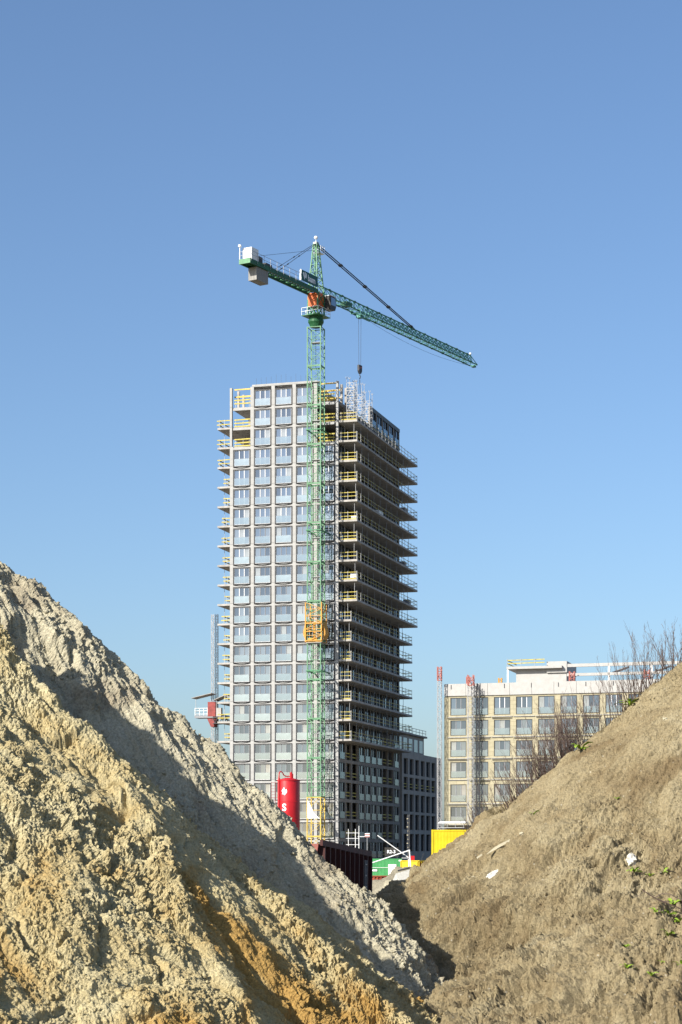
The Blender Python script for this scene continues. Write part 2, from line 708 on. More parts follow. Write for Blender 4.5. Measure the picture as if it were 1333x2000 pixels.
# --- right heap: trampled brown earth
def base_right(X, Y):
    wx = X + .7 * fbm(X * .2, Y * .2, 81, 3)
    wy = Y + .7 * fbm(X * .2 + 31, Y * .2, 82, 3)
    h = ridge(wx, wy, (17.6, 60.5, 14.1), (26, 66, 15.5), .79, 1.0)
    h = smax(h, ridge(wx, wy, (14, 46, 5.3), (14, 46, 5.3), .48, .8), .5)
    return h + .35 * fbm(X * .5, Y * .5, 83, 3)


def disp_right(X, Y, H):
    ang = np.arctan2(Y - 60.5, X - 17.2)
    rad = np.hypot(X - 17.2, Y - 60.5)
    st = fbm(ang * 40, rad * .55, 91, 5, .65)
    m = np.clip(.45 + 2.0 * fbm(X * .3 + 5, Y * .3, 92, 3), 0, 1)
    low = np.clip((6.0 - H) / 4.5, 0, 1)
    d = (.08 + .30 * low) * st + (.13 + .14 * low) * fbm(X * 1.6, Y * 1.6, 93, 7, .66)
    ledge = np.clip(fbm(X * .75, Y * .75 + 3, 97, 5) - .08, 0, 1)
    d = d - (.2 + .8 * low) * 1.3 * np.minimum(ledge, .22)
    fs = fbm(ang * 150 + 2 * fbm(X * .8, Y * .8, 98, 2), rad * 2.2, 99, 3, .6)
    c2 = lumps(X, Y, .26, 95, .10, .45, .35)
    c3 = lumps(X, Y, .085, 96, .25, .75, .9)
    return d + .07 * fs + (.15 + .6 * m) * (c2 * .5 + c3 * .9)


right_heap, BV_R = height_mesh('right_earth_heap',
                               axis((-3, 11.6, .034), (11.6, 15, .2), (15, 44, .5)),
                               axis((32, 37, .08), (37, 61, .044), (61, 64, .15), (64, 86, .4)),
                               base_right, disp_right, ['soil_brown'], -2.6, False)


def scatter_clods(name, bv, x0, x1, y0, y1, n, smin, smax_, mname, seed, shapes=8, pw=3.0, dens=None):
    """loose angular crumbs lying on a heap, countless: one object"""
    rs = np.random.RandomState(seed)
    ico = np.array([(1, 0, 0), (-1, 0, 0), (0, 1, 0), (0, -1, 0), (0, 0, 1), (0, 0, -1)], float)
    fc = np.array([(0, 2, 4), (2, 1, 4), (1, 3, 4), (3, 0, 4), (2, 0, 5), (1, 2, 5), (3, 1, 5), (0, 3, 5)])
    VV, FF = [], []
    k = 0
    xs = rs.uniform(x0, x1, n)
    ys = rs.uniform(y0, y1, n)
    if dens is not None:
        keep = rs.uniform(0, 1, n) < dens(xs, ys)
        xs, ys = xs[keep], ys[keep]
    dn = Vector((0, 0, -1))
    for x, y in zip(xs.tolist(), ys.tolist()):
        h = bv.ray_cast(Vector((x, y, 40)), dn)
        if h[0] is None or h[0].z < -2:
            continue
        s = smin + (smax_ - smin) * rs.uniform() ** pw
        v = ico * rs.uniform(.7, 1.4, (6, 1)) * (s * rs.uniform(.6, 1.25, 3)) + rs.uniform(-.3, .3, (6, 3)) * s
        a = rs.uniform(0, 6.28)
        b = rs.uniform(-.8, .8)
        ca, sa, cb, sb = math.cos(a), math.sin(a), math.cos(b), math.sin(b)
        M = np.array([[ca, -sa * cb, sa * sb], [sa, ca * cb, -ca * sb], [0, sb, cb]])
        nn = h[1]
        VV.append(v @ M.T + np.array([h[0].x + nn.x * s * .25, h[0].y + nn.y * s * .25, h[0].z + abs(nn.z) * s * .25]))
        FF.append(fc + k)
        k += 6
    V = np.concatenate(VV)
    F = np.concatenate(FF)
    me = bpy.data.meshes.new(name)
    me.vertices.add(len(V))
    me.vertices.foreach_set('co', V.astype(np.float32).ravel())
    me.loops.add(F.size)
    me.loops.foreach_set('vertex_index', F.astype(np.int32).ravel())
    me.polygons.add(len(F))
    me.polygons.foreach_set('loop_start', np.arange(0, F.size, 3, dtype=np.int32))
    me.polygons.foreach_set('loop_total', np.full(len(F), 3, dtype=np.int32))
    me.update(calc_edges=True)
    me.materials.append(MATS[mname])
    o = put(name, me)
    o['kind'] = 'stuff'
    return o


def patchy(seed, sc=.45, bias=.5):
    return lambda x, y: np.clip(bias + 1.8 * fbm(x * sc + 5, y * sc, seed, 3), .05, 1)


for nm, args in (('loose_loam_crumbs', (BV_F, -7.8, 3.4, 31.6, 46.4, 26000, .012, .055, 'soil_ochre', 1, 8, 3.0, patchy(21))),
                 ('loose_sand_crumbs', (BV_B, -9.2, 4.5, 38, 53, 20000, .014, .07, 'soil_sand', 2, 8, 3.5, patchy(72, .4))),
                 ('loose_earth_crumbs', (BV_R, -1, 11.5, 36, 61, 16000, .012, .05, 'soil_brown', 3, 8, 3.5, patchy(92, .3, .5)))):
    o = scatter_clods(nm, *args)
    tag(o, {'loose_loam_crumbs': 'crumbs of pale ochre loam lying on the front left heap',
            'loose_sand_crumbs': 'crumbs of pale sand lying on the back left heap',
            'loose_earth_crumbs': 'crumbs of brown earth lying on the right heap'}[nm], 'soil')


def drop(x, y, bvs=None):
    """highest heap surface under (x, y)"""
    best, nb = -3.0, Vector((0, 0, 1))
    for bv in (bvs or (BV_F, BV_B, BV_R)):
        h = bv.ray_cast(Vector((x, y, 40)), Vector((0, 0, -1)))
        if h[0] is not None and h[0].z > best:
            best, nb = h[0].z, h[1]
    if nb.z < 0:
        nb = -nb
    return best, nb

# ================================================================ residential tower
GRID = R(-16.3)                 # the site's building grid
random.seed(5)
tower = thing('residential_tower', 'tall unfinished residential tower with pale concrete grid facade and balcony slabs on both sides',
              'building', (-.42, 300, 0), GRID)
NROW = 24
FL = lambda r: 71.6 - 3.0 * r    # floor level of row r, counted from the top
PITCH = 3.36
colx = [-(.25 + PITCH * i) for i in range(6)]
DEPTH = 36.6

# --- floors, core and partitions
sl = MB().box(-17.0, -.36, .36, DEPTH - .1, -.30, 0).mesh('floor_slab', 'concrete')
for r in range(NROW):
    put('floor_slab', sl, tower, (0, 0, FL(r)))
MB().box(-13.65, -3.7, .36, DEPTH - .1, 74.3, 74.6).build('roof_slab', 'concrete', tower)
MB().box(-12.5, -4.8, 8, 30, 0, 74.28).build('core_wall', 'concrete', tower)
for x in (-13.75, -10.4, -7.0, -3.6):
    MB().box(x - .12, x + .12, 2.2, 7.8, 2.6, 74.28).build('partition_wall', 'concrete', tower)
MB().box(-16.7, -13.9, 7.0, 7.25, 2.6, 71.2).build('partition_wall', 'concrete', tower)
MB().box(-3.5, -.5, 6.2, 6.45, 2.6, 71.2).build('partition_wall', 'concrete', tower)

# --- pale precast grid on the front: column lengths and spandrels, each its own piece
cw = .275
cmid = MB().box(-cw, cw, 0, .42, .015, 2.985).mesh('facade_column', 'concrete_pale')
cend = MB().box(-.30, .25, 0, .42, .015, 2.985).mesh('facade_column', 'concrete_pale')
cthin = MB().box(-.10, .25, 0, .42, .015, 2.985).mesh('facade_column', 'concrete_pale')
spm = MB().box(-(PITCH / 2 - cw) + .006, PITCH / 2 - cw - .006, .02, .35, -.515, -.165).mesh('spandrel', 'concrete_pale')
for r in range(NROW):
    for i, x in enumerate(colx):
        if i in (0, 5) and r < 3:
            me = cthin
        else:
            me = cend if i in (0, 5) else cmid
        o = put('facade_column', me, tower, (x, 0, FL(r)))
        if i == 5:
            o.scale.x = -1
        o.location.y = random.uniform(-.006, .006)
    for i in range(5):
        xm = (colx[i] + colx[i + 1]) / 2
        o = put('spandrel', spm, tower, (xm, random.uniform(-.004, .004), FL(r)))
for i in range(1, 4):
    put('spandrel', spm, tower, ((colx[i] + colx[i + 1]) / 2, 0, 75.02))
MB().box(-13.7, -3.3, 0, .4, 74.60, 74.86).build('parapet', 'concrete_pale', tower)

# --- front windows
W, Hh, Z0 = 2.74, 2.62, -.15
fr = .075


def ring(w, z0, z1, t, y0, y1):
    m = MB()
    m.box(-w / 2, -w / 2 + t, y0, y1, z0, z1)
    m.box(w / 2 - t, w / 2, y0, y1, z0, z1)
    m.box(-w / 2 + t, w / 2 - t, y0 + .003, y1 - .003, z0, z0 + t)
    m.box(-w / 2 + t, w / 2 - t, y0 + .003, y1 - .003, z1 - t, z1)
    return m


def sheet(x0, x1, y, z0, z1):
    b = MB()
    b.v = [(x0, y, z0), (x1, y, z0), (x1, y, z1), (x0, y, z1)]
    b.f = [(0, 1, 2, 3)]
    return b


outer_me = ring(W, Z0, Z0 + Hh, .125, -.10, .20).mesh('outer_frame', 'black_frame')
inner_me = ring(W - .255, Z0 + .128, Z0 + Hh - .128, .05, -.03, .16).mesh('inner_frame', 'white_frame')
iw = W - .36
pw = iw / 3
pz0, pz1 = Z0 + .18, Z0 + Hh - .18
pane_me = {}
for g in ('glass_a', 'glass_b', 'glass_c', 'glass_curtain'):
    pane_me[g] = MB().box(-pw / 2, pw / 2, .11, .125, pz0, pz1).mesh('pane', g)
mull_me = {c: MB().box(-.045, .045, .03, .15, pz0, pz1).mesh('mullion', c) for c in ('white_frame', 'grey_frame')}
bal_me = {g: sheet(-iw / 2 + .01, iw / 2 - .01, -.05, pz0 + .02, pz0 + 1.02).mesh('balustrade', g)
          for g in ('glass_rail', 'glass_rail_b')}
rail_me = MB().box(-iw / 2, iw / 2, -.062, -.03, pz0 + 1.022, pz0 + 1.055).mesh('handrail', 'grey_frame')
sag = MB()
pts = [(-1.36 + .34 * k, -.05, Z0 - .02 - .17 * (1 - ((k - 4) / 4) ** 2)) for k in range(9)]
sag.path(pts, .038, 5)
sag_me = sag.mesh('sagging_hose', 'black_frame')


def front_window(x, r, upper):
    w = sub('window', tower, (x, 0, FL(r)))
    put('outer_frame', outer_me, w)
    put('inner_frame', inner_me, w)
    for k in (-1, 0, 1):
        g = random.choices(['glass_a', 'glass_b', 'glass_c', 'glass_curtain'], [.34, .24, .32, .10])[0]
        o = put('pane', pane_me[g], w, (k * pw, 0, 0))
        o.rotation_euler = (random.uniform(-.004, .004), 0, random.uniform(-.006, .006))
    for k in (-.5, .5):
        put('mullion', mull_me['white_frame' if upper else 'grey_frame'], w, (k * pw, 0, 0))
    put('balustrade', bal_me[random.choice(['glass_rail', 'glass_rail', 'glass_rail_b'])], w)
    put('handrail', rail_me, w)
    if r < 19 and random.random() < .93:
        o = put('sagging_hose', sag_me, w)
        o.scale.z = 1.0
    return w


for r in range(NROW):
    for i in range(5):
        if r < 3 and i in (0, 4):
            continue
        front_window((colx[i] + colx[i + 1]) / 2, r, r < (13 if i == 4 else 7))

# --- open bays at the two top corners: boards and rails
board = MB().box(-1.3, 1.3, -.03, .03, -.09, .09).mesh('guard_board', 'yellow_rail')
beam = MB().box(-1.45, 1.45, -.05, .05, -.10, .10).mesh('formwork_beam', 'yellow_wood')
post = MB().box(-.025, .025, -.025, .025, 0, 1.25).mesh('rail_post', 'galvanised')
for i in (0, 4):
    xm = (colx[i] + colx[i + 1]) / 2
    for r in range(3):
        for z in (.12, .60, 1.12):
            if r == 0 and z < .2:
                continue
            o = put('guard_board', board, tower, (xm, .30, FL(r) + z))
            o.rotation_euler = (0, random.uniform(-.02, .02), random.uniform(-.01, .01))
        for x in (-1.1, .1, 1.1):
            put('rail_post', post, tower, (xm + x, .36, FL(r)))
    for k, z in enumerate((.35, .85, 1.3, 1.72, 2.12, 2.5, 2.86)):
        if i == 4 and z < 1.5:
            continue
        o = put('formwork_beam', beam, tower, (xm, .8 + (k % 3) * 1.5, FL(0) + z))
for y in (2.4, 4.8):
    MB().box(-16.95, -16.6, y, y + .3, 71.6, 74.6).build('pillar', 'concrete', tower)
    MB().box(-.4, -.05, y, y + .3, 71.6, 74.6).build('pillar', 'concrete', tower)
for k in range(13):
    x = -3.6 - .79 * k
    MB().bar((x, .25, 74.86), (x + random.uniform(-.04, .04), .25, 76.1 + random.uniform(-.3, .2)), .022).build(
        'starter_bar', 'dark_steel', tower)

# --- right face: piers, beams, windows
NB = 10
BP = (DEPTH - .5) / NB
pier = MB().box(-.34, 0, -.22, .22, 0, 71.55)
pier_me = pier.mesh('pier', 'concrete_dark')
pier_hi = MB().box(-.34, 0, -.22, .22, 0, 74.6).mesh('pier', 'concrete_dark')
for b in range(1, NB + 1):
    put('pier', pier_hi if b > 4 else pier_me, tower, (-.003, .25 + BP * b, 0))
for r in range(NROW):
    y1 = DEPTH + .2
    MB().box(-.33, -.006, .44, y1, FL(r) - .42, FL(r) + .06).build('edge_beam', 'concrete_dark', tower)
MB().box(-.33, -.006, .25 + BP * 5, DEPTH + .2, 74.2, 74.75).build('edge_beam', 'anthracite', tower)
sW = 2.7
sfr = ring(sW, .08, 2.56, .09, -.14, .10).mesh('frame', 'anthracite')
sp_l = MB().box(-sW / 2 + .09, -.07, .02, .035, .17, 2.47)
spane_l = sp_l.mesh('pane', 'glass_shade')
spane_r = MB().box(.07, sW / 2 - .09, .02, .035, .17, 2.47).mesh('pane', 'glass_shade')
smul = MB().box(-.07, .07, -.08, .05, .17, 2.47).mesh('mullion', 'grey_frame')
sbal = sheet(-sW / 2 + .12, sW / 2 - .12, -.16, .12, 1.12).mesh('balustrade', 'glass_rail')
for r in range(NROW):
    for b in range(NB):
        if r < 2 and b < 5:
            continue
        if r >= 17 and b in (1, 2, 7, 8):
            continue
        w = sub('window', tower, (-.10, .25 + BP * (b + .5), FL(r)), R(90))
        put('frame', sfr, w)
        for me in (spane_l, spane_r):
            o = put('pane', me, w)
            o.rotation_euler = (random.uniform(-.01, .01), 0, random.uniform(-.02, .02))
        put('mullion', smul, w)
        if r >= 17 or r < 2:
            put('balustrade', sbal, w)
sboard = MB().box(-1.5, 1.5, -.02, .02, -.07, .07).mesh('guard_board', 'yellow_rail')
for r in range(17, NROW):
    for b in (1, 2, 7, 8):
        for z in (.6, 1.1):
            put('guard_board', sboard, tower, (-.25, .25 + BP * (b + .5), FL(r) + z), R(90))
        MB().box(-3.2, -3.0, .4 + BP * b, .4 + BP * (b + .9), FL(r), FL(r) + 2.6).build('partition_wall', 'concrete_dark', tower)

prop_me = MB().tube((0, 0, 0), (0, 0, 2.70), .038, .032, 6).mesh('prop', 'galvanised')
# --- balcony slabs with rails, right side (upper ten deeper) and left side
for k in range(17):
    r = k + 1
    z = FL(r)
    bw = 2.95 if k < 10 else 2.05
    L = DEPTH + .7
    bs = MB().box(.004, bw, .05, L, z - .30, z - .004).build('balcony_slab', 'concrete', tower)
    rails = MB()
    for h in (.52, 1.08):
        rails.bar((.2, .12, z + h), (bw - .08, .12, z + h + random.uniform(-.03, .03)), .03, .095)
        y = .15
        while y < L - .2:
            y2 = min(L - .1, y + 3.9)
            dz = random.uniform(-.04, .04)
            rails.bar((bw - .08, y, z + h + random.uniform(-.02, .02)), (bw - .08, y2 + .1, z + h + dz), .025, .07)
            y = y2
    rails.bar((.2, L - .1, z + 1.08), (bw - .08, L - .1, z + 1.08), .03, .10)
    rails.bar((.2, L - .1, z + .52), (bw - .08, L - .1, z + .52), .03, .095)
    if k % 3 != 1:
        rails.bar((.5, .12, z + .10), (bw - .1, .12, z + .10), .04, .16)
    rails.build('guard_rail', 'yellow_rail', bs)
    y = .2
    while y < L:
        put('rail_post', post, bs, (bw - .05, y, z))
        y += 2.05
    for x in (.4, bw * .5, bw - .15):
        put('rail_post', post, bs, (x, .1, z))
    if k > 0:
        ys = [.5, 1.6] + [4.2 + 3.6 * j for j in range(9)]
        for j, y in enumerate(ys):
            x = (.5 if j == 1 else bw - random.uniform(.35, .7))
            put('prop', prop_me, bs, (x, y, z))
    # left
    ls = MB().box(-19.35, -17.085, .1, 34, z - .28, z).build('balcony_slab', 'concrete', tower)
    rl = MB()
    x0 = -19.2 if k < 3 or random.random() < .25 else random.uniform(-18.6, -18.0)
    for h in (.52, 1.1):
        rl.bar((x0 - random.uniform(0, .3), .16, z + h + random.uniform(-.06, .06)), (-17.15, .16, z + h), .05, .15)
        rl.bar((x0, .2, z + h), (x0 + random.uniform(-.1, .1), 5.5, z + h + random.uniform(-.05, .05)), .05, .15)
    rl.build('guard_rail', 'yellow_rail', ls)
    for x in (x0 + .15, (x0 - 17.2) / 2, -17.3):
        put('rail_post', post, ls, (x, .14, z))
    for y in (2.2, 4.6):
        put('rail_post', post, ls, (x0, y, z))
    if k > 0:
        put('prop', prop_me, ls, (-18.7, 1.5, z))


def t2w(x, y, z):
    return tower_M @ Vector((x, y, z))


tower_M = Matrix.Translation((-.42, 300, 0)) @ Matrix.Rotation(GRID, 4, 'Z')

# --- things standing on the balcony slabs
for lab, k, x, y, s in (
        ('white boxes stacked at the near corner of the ninth balcony slab from the top', 8, 2.2, .9, (1.0, .8, .9)),
        ('white material boxes by the rail end of the sixth balcony slab', 5, 2.3, .8, (.8, .8, .6)),
        ('grey crate behind the rail on the seventh balcony slab', 6, 2.3, 30.0, (.9, 1.4, .8)),
        ('grey pallet load behind the far rail of the ninth balcony slab', 8, 2.2, 33.0, (1.0, 1.2, .9)),
        ('pale pallet load halfway along the fifth balcony slab', 4, 2.2, 15.0, (.9, 2.4, .7)),
        ('dark pallet load near the far end of the fourth balcony slab', 3, 2.2, 31.0, (.9, 1.8, .8))):
    o = thing('pallet_load', lab, 'pallet', t2w(x, y, FL(k + 1)), GRID, 'pallets and boxes on the balcony slabs')
    sx, sy, sz = s
    MB().box(-sx / 2, sx / 2, -sy / 2, sy / 2, .12, sz).build('carton', 'white_paint' if 'white' in lab or 'pale' in lab else 'grey_frame', o)
    m = MB()
    for q in (-.4, 0, .4):
        m.box(-sx / 2, sx / 2, q * sy - .05, q * sy + .05, 0, .115)
    m.build('pallet', 'debris_wood', o)

# --- scaffold towers on the top balcony slab
labs = ['bright scaffold tower at the near corner of the top balcony', 'scaffold tower second from the front corner on the top balcony',
        'scaffold tower third from the front corner on the top balcony', 'scaffold tower farthest along the top balcony beside the first windows']
for j, (x, y, hh) in enumerate(((1.75, 1.2, 5.6), (.75, 4.6, 6.2), (.8, 9.0, 6.6), (.8, 13.6, 6.4))):
    o = thing('scaffold_tower', labs[j], 'scaffold', t2w(x, y, 68.6), GRID, 'scaffold towers on the top balcony')
    for sy in (-.75, .75):
        m = MB()
        for sx in (-.55, .55):
            m.tube((sx, sy, 0), (sx, sy, hh), .045, .045, 6)
        z = .3
        while z < hh - .6:
            m.bar((-.55, sy, z), (.55, sy, z), .06)
            m.bar((-.55, sy, z + .75), (.55, sy, z + .75), .06)
            m.bar((-.45, sy, z), (0, sy, z + .7), .05)
            m.bar((.45, sy, z), (0, sy, z + .7), .05)
            z += 1.15
        m.build('frame', 'galvanised', o)
    for sx in (-.55, .55):
        m = MB()
        z = .3
        while z < hh - 1.2:
            m.bar((sx, -.75, z), (sx, .75, z + 1.1), .045)
            m.bar((sx, -.75, z + 1.1), (sx, .75, z + 1.1), .045)
            z += 1.15
        m.build('brace', 'galvanised', o)
    for sx in (-.55, .55):
        for sy in (-.75, .75):
            if j == 0 and sy < 0:
                continue
            m = MB()
            e = hh + random.uniform(.4, 1.2)
            m.tube((sx, sy, hh - .02), (sx, sy, e), .03, .03, 6)
            m.box(sx - .14, sx + .14, sy - .06, sy + .06, e, e + .04)
            m.box(sx - .14, sx - .10, sy - .06, sy + .06, e + .04, e + .24)
            m.box(sx + .10, sx + .14, sy - .06, sy + .06, e + .04, e + .24)
            m.build('fork_head', 'galvanised', o)

# ================================================================ tower crane
CX, CY = -3.75, 298.0
JA = math.atan2(44.0, 26.55)     # slewing angle of the jib
crane = thing('tower_crane', 'green tower crane in front of the tower with jib swung to the right',
              'crane', (CX, CY, 0))


def text_mesh(name, body, size, m, extr=.01):
    cu = bpy.data.curves.new(name, 'FONT')
    cu.body = body
    cu.size = size
    cu.extrude = extr
    cu.offset = size * .025
    cu.resolution_u = 4
    t = bpy.data.objects.new(name, cu)
    COL.objects.link(t)
    bpy.context.view_layer.update()
    me = bpy.data.meshes.new_from_object(t.evaluated_get(bpy.context.evaluated_depsgraph_get()))
    me.name = name
    bpy.data.objects.remove(t)
    bpy.data.curves.remove(cu)
    me.materials.clear()
    me.materials.append(MATS[m])
    return me


def section(h, w, m, name, diag=4):
    b = MB()
    truss_mast(b, w, 0, h, h / diag, .14, .052)
    for z in (.06, h - .06):
        for f in range(4):
            hh = w / 2
            cs = [(-hh, -hh), (hh, -hh), (hh, hh), (-hh, hh)]
            b.bar((*cs[f], z), (*cs[(f + 1) % 4], z), .10)
    return b.mesh(name, m)


SH = 5.85
sec_me = section(SH - .01, 2.05, 'crane_pale_green', 'mast_section')
base_me = section(5.9, 2.10, 'crane_yellow', 'mast_section', 3)
plat_me = MB().box(-.75, .75, -.25, .85, 0, .06).mesh('rest_platform', 'galvanised')
lad = MB()
for x in (-.22, .22):
    lad.bar((x, .1, 0), (x, .1, SH), .05)
for q in range(19):
    lad.bar((-.22, .1, .15 + q * .3), (.22, .1, .15 + q * .3), .035)
lad_me = lad.mesh('ladder', 'crane_green')
z = 0.0
for q in range(2):
    put('mast_section', base_me, crane, (0, 0, z), GRID)
    z += 5.9
n = 0
while z < 80.0:
    s = put('mast_section', sec_me, crane, (0, 0, z), GRID)
    put('rest_platform', plat_me, s, (0, 0, SH * .62))
    put('ladder', lad_me, s, (.35 * (-1) ** n, .3, 0))
    z += SH
    n += 1
ZT = z                                            # top of the mast, about 82
MB().poly([(-.95, -1.14, 8.6), (.9, -1.14, 8.6), (.1, -1.14, 9.3), (-.95, -1.14, 11.4)], (0, -.03, 0)).build(
    'white_banner', 'white_paint', crane, smooth=False).rotation_euler = (0, 0, GRID)
MB().box(-1.9, 1.9, -1.9, 1.9, 0, .8).build('foundation', 'concrete', crane).rotation_euler = (0, 0, GRID)
# anchor frames to the tower
for za in (30.6, 51.6, 66.6):
    m = MB()
    for s in (-1, 1):
        m.bar((1.1 * s, -1.15, za), (1.1 * s, 3.0, za), .16)
    m.bar((-1.2, -1.18, za), (1.2, -1.18, za), .16)
    m.bar((-1.2, 1.18, za), (1.2, 1.18, za), .16)
    m.build('anchor_frame', 'crane_green', crane).rotation_euler = (0, 0, GRID)

# climbing frame, orange, round the mast
cf = sub('climbing_frame', crane, (0, 0, 34.9), GRID)
m = MB()
truss_mast(m, 2.5, 0, 5.9, .98, .15, .07)
m.build('frame', 'crane_orange', cf)
for s in (-1, 1):
    MB().poly([(s * 1.40, -.9, .4), (s * 1.40, -.9, 2.9), (s * 1.72, -.9, 1.6), (s * 1.72, -.9, 1.1)], (0, 1.8, 0)).build(
        'side_bracket', 'crane_orange', cf)
m = MB()
for zz in (.15, 1.5, 2.7):
    m.box(-1.25, 1.25, -1.42, -1.30, zz, zz + .12)
m.box(-.9, .5, -1.15, -.6, .2, .6)
m.box(-.15, .15, -.9, -.6, .6, 3.0)
m.build('hydraulic_ram', 'crane_orange', cf)
m = MB()
m.box(-1.2, 1.2, -1.25, 1.25, -.12, -.02)
m.build('deck', 'galvanised', cf)

# slewing ring and platform
sr = sub('slewing_ring', crane, (0, 0, ZT), JA)
MB().lathe([(.85, .1), (1.0, .5), (1.18, .8), (1.18, 1.1), (1.05, 1.2), (1.05, 1.6)], 20).build('drum', 'crane_dark_green', sr)
m = MB()
m.box(-1.75, 1.75, -1.5, 1.5, 1.62, 1.70)
m.build('walkway', 'crane_green', sr)
m = MB()
for a, b in (((-1.7, -1.45), (1.7, -1.45)), ((1.7, -1.45), (1.7, 1.45)), ((1.7, 1.45), (-1.7, 1.45)), ((-1.7, 1.45), (-1.7, -1.45))):
    for h in (.55, 1.1):
        m.bar((*a, 1.7 + h), (*b, 1.7 + h), .045)
    for t in (0, .33, .66):
        x, y = a[0] + (b[0] - a[0]) * t, a[1] + (b[1] - a[1]) * t
        m.bar((x, y, 1.7), (x, y, 2.82), .045)
m.build('railing', 'white_paint', sr)
ZC = ZT + 1.72
# turntable block with the orange machinery box and the cab
tb = sub('turntable', crane, (0, 0, ZC), JA)
m = MB()
for sx in (-.85, .85):
    for sy in (-.8, .8):
        m.bar((sx * 1.1, sy * 1.1, 0), (sx, sy, 3.7), .20)
for sx in (-1, 1):
    m.bar((sx * .9, -.85, 0), (sx * .85, .8, 1.5), .12)
    m.bar((sx * .9, .85, 0), (sx * .85, -.8, 1.5), .12)
for sy in (-1, 1):
    m.bar((-.9, sy * .85, 0), (.85, sy * .8, 1.5), .12)
    m.bar((.9, sy * .85, 0), (-.85, sy * .8, 1.5), .12)
    m.bar((-.9, sy * .9, 1.6), (.9, sy * .9, 3.5), .09)
    m.bar((.9, sy * .9, 1.6), (-.9, sy * .9, 3.5), .09)
m.build('frame', 'crane_green', tb)
MB().box(-.98, .78, -.86, .86, 1.3, 3.35).build('machinery_box', 'cab_orange', tb)
cb = sub('operator_cab', crane, (0, 0, ZC), JA)
m = MB()
m.poly([(.95, -1.95, 1.1), (2.35, -1.95, 1.1), (2.75, -1.95, 2.0), (2.45, -1.95, 3.1), (.95, -1.95, 3.1)], (0, 1.15, 0))
m.build('body', 'anthracite', cb)
MB().poly([(1.15, -1.97, 1.75), (2.5, -1.97, 1.75), (2.55, -1.97, 2.0), (2.35, -1.97, 2.9), (1.15, -1.97, 2.9)], (0, .012, 0)).build('side_window', 'glass_b', cb)
MB().box(.9, 2.55, -2.0, -.75, 3.11, 3.18).build('roof', 'white_paint', cb)

ZJ = ZC + 3.45     # jib bottom chord level, about 87
# tower head
hd = sub('tower_head', crane, (0, 0, ZJ), JA)
m = MB()
HH = 7.4
b0 = [(-.95, -.8), (.95, -.8), (.95, .8), (-.95, .8)]
t0 = [(-.28, -.28), (.28, -.28), (.28, .28), (-.28, .28)]
for a, b in zip(b0, t0):
    m.bar((*a, 0), (*b, HH), .15)
NS = 7
for f in range(4):
    for q in range(NS):
        u0, u1 = q / NS, (q + 1) / NS
        P = lambda c, u: (b0[c][0] + (t0[c][0] - b0[c][0]) * u, b0[c][1] + (t0[c][1] - b0[c][1]) * u, HH * u)
        a, b = (f, (f + 1) % 4) if q % 2 else ((f + 1) % 4, f)
        m.bar(P(a, u0), P(b, u1), .075)
        m.bar(P(f, u0), P((f + 1) % 4, u0), .075)
m.build('lattice', 'crane_pale_green', hd)
MB().box(-.34, .34, -.3, .3, HH - .05, HH + .25).build('cap', 'galvanised', hd)
m = MB()
m.bar((0, 0, HH + .25), (0, 0, HH + .75), .06)
m.lathe([(.05, HH + .7), (.24, HH + .78), (.30, HH + .95), (.24, HH + 1.12), (.05, HH + 1.2)], 12)
m.build('beacon', 'white_paint', hd)
m = MB()
m.box(.3, 1.5, -.6, .6, HH - 1.3, HH - 1.25)
for sy in (-.6, .6):
    for x in (.4, .95, 1.5):
        m.bar((x, sy, HH - 1.25), (x, sy, HH - .2), .045)
    m.bar((.35, sy, HH - .2), (1.5, sy, HH - .2), .045)
    m.bar((.35, sy, HH - .75), (1.5, sy, HH - .75), .045)
m.bar((1.5, -.6, HH - .2), (1.5, .6, HH - .2), .045)
m.build('service_platform', 'white_paint', hd)

# jib
JL = 51.4
jib = sub('jib', crane, (0, 0, ZJ), JA)
JH, JW = 1.42, .68
m = MB()
m.bar((1.0, 0, JH), (JL - 1.2, 0, JH), .15)
m.build('top_chord', 'crane_green', jib)
for sy in (-1, 1):
    MB().bar((.9, sy * JW, 0), (JL, sy * JW, 0), .15).build('bottom_chord', 'crane_green', jib)
m = MB()
x = 1.3
q = 0
while x < JL - 1.9:
    for sy in (-1, 1):
        m.bar((x, 0, JH), (x + .7, sy * JW, 0), .07)
        m.bar((x + .7, sy * JW, 0), (x + 1.4, 0, JH), .07)
    a = 1 if q % 2 else -1
    m.bar((x, -a * JW, 0), (x + 1.4, a * JW, 0), .065)
    m.bar((x, -JW, 0), (x, JW, 0), .065)
    x += 1.4
    q += 1
m.build('lacing', 'crane_teal', jib)
m = MB()                                         # the outer jib is laced twice as close and carries walkway mesh
x = 14.6
while x < JL - 2.2:
    for sy in (-1, 1):
        m.bar((x + .35, 0, JH), (x + .35, sy * JW, 0), .05)
        m.bar((x, sy * JW * .95, .08), (x + 1.05, sy * JW * .3, JH * .7), .05)
        m.bar((x + .7, sy * JW * .95, .08), (x - .35, sy * JW * .3, JH * .7), .05)
        m.bar((x, sy * JW * .62, JH * .38), (x + 1.4, sy * JW * .62, JH * .38), .05)
        m.bar((x, sy * JW * .30, JH * .70), (x + 1.4, sy * JW * .30, JH * .70), .05)
    x += 1.4
m.build('fine_lacing', 'crane_teal', jib)
m = MB()
for q in range(13):
    x = 3.6 + q * 3.75
    m.bar((x, 0, JH + .02), (x + .5, 0, JH + .02), .24)
    for sy in (-1, 1):
        m.bar((x, sy * JW, 0), (x + .5, sy * JW, 0), .22)
m.build('joint_plates', 'crane_dark_green', jib)
m = MB()
m.bar((JL - 1.2, 0, JH), (JL, -JW, 0), .09)
m.bar((JL - 1.2, 0, JH), (JL, JW, 0), .09)
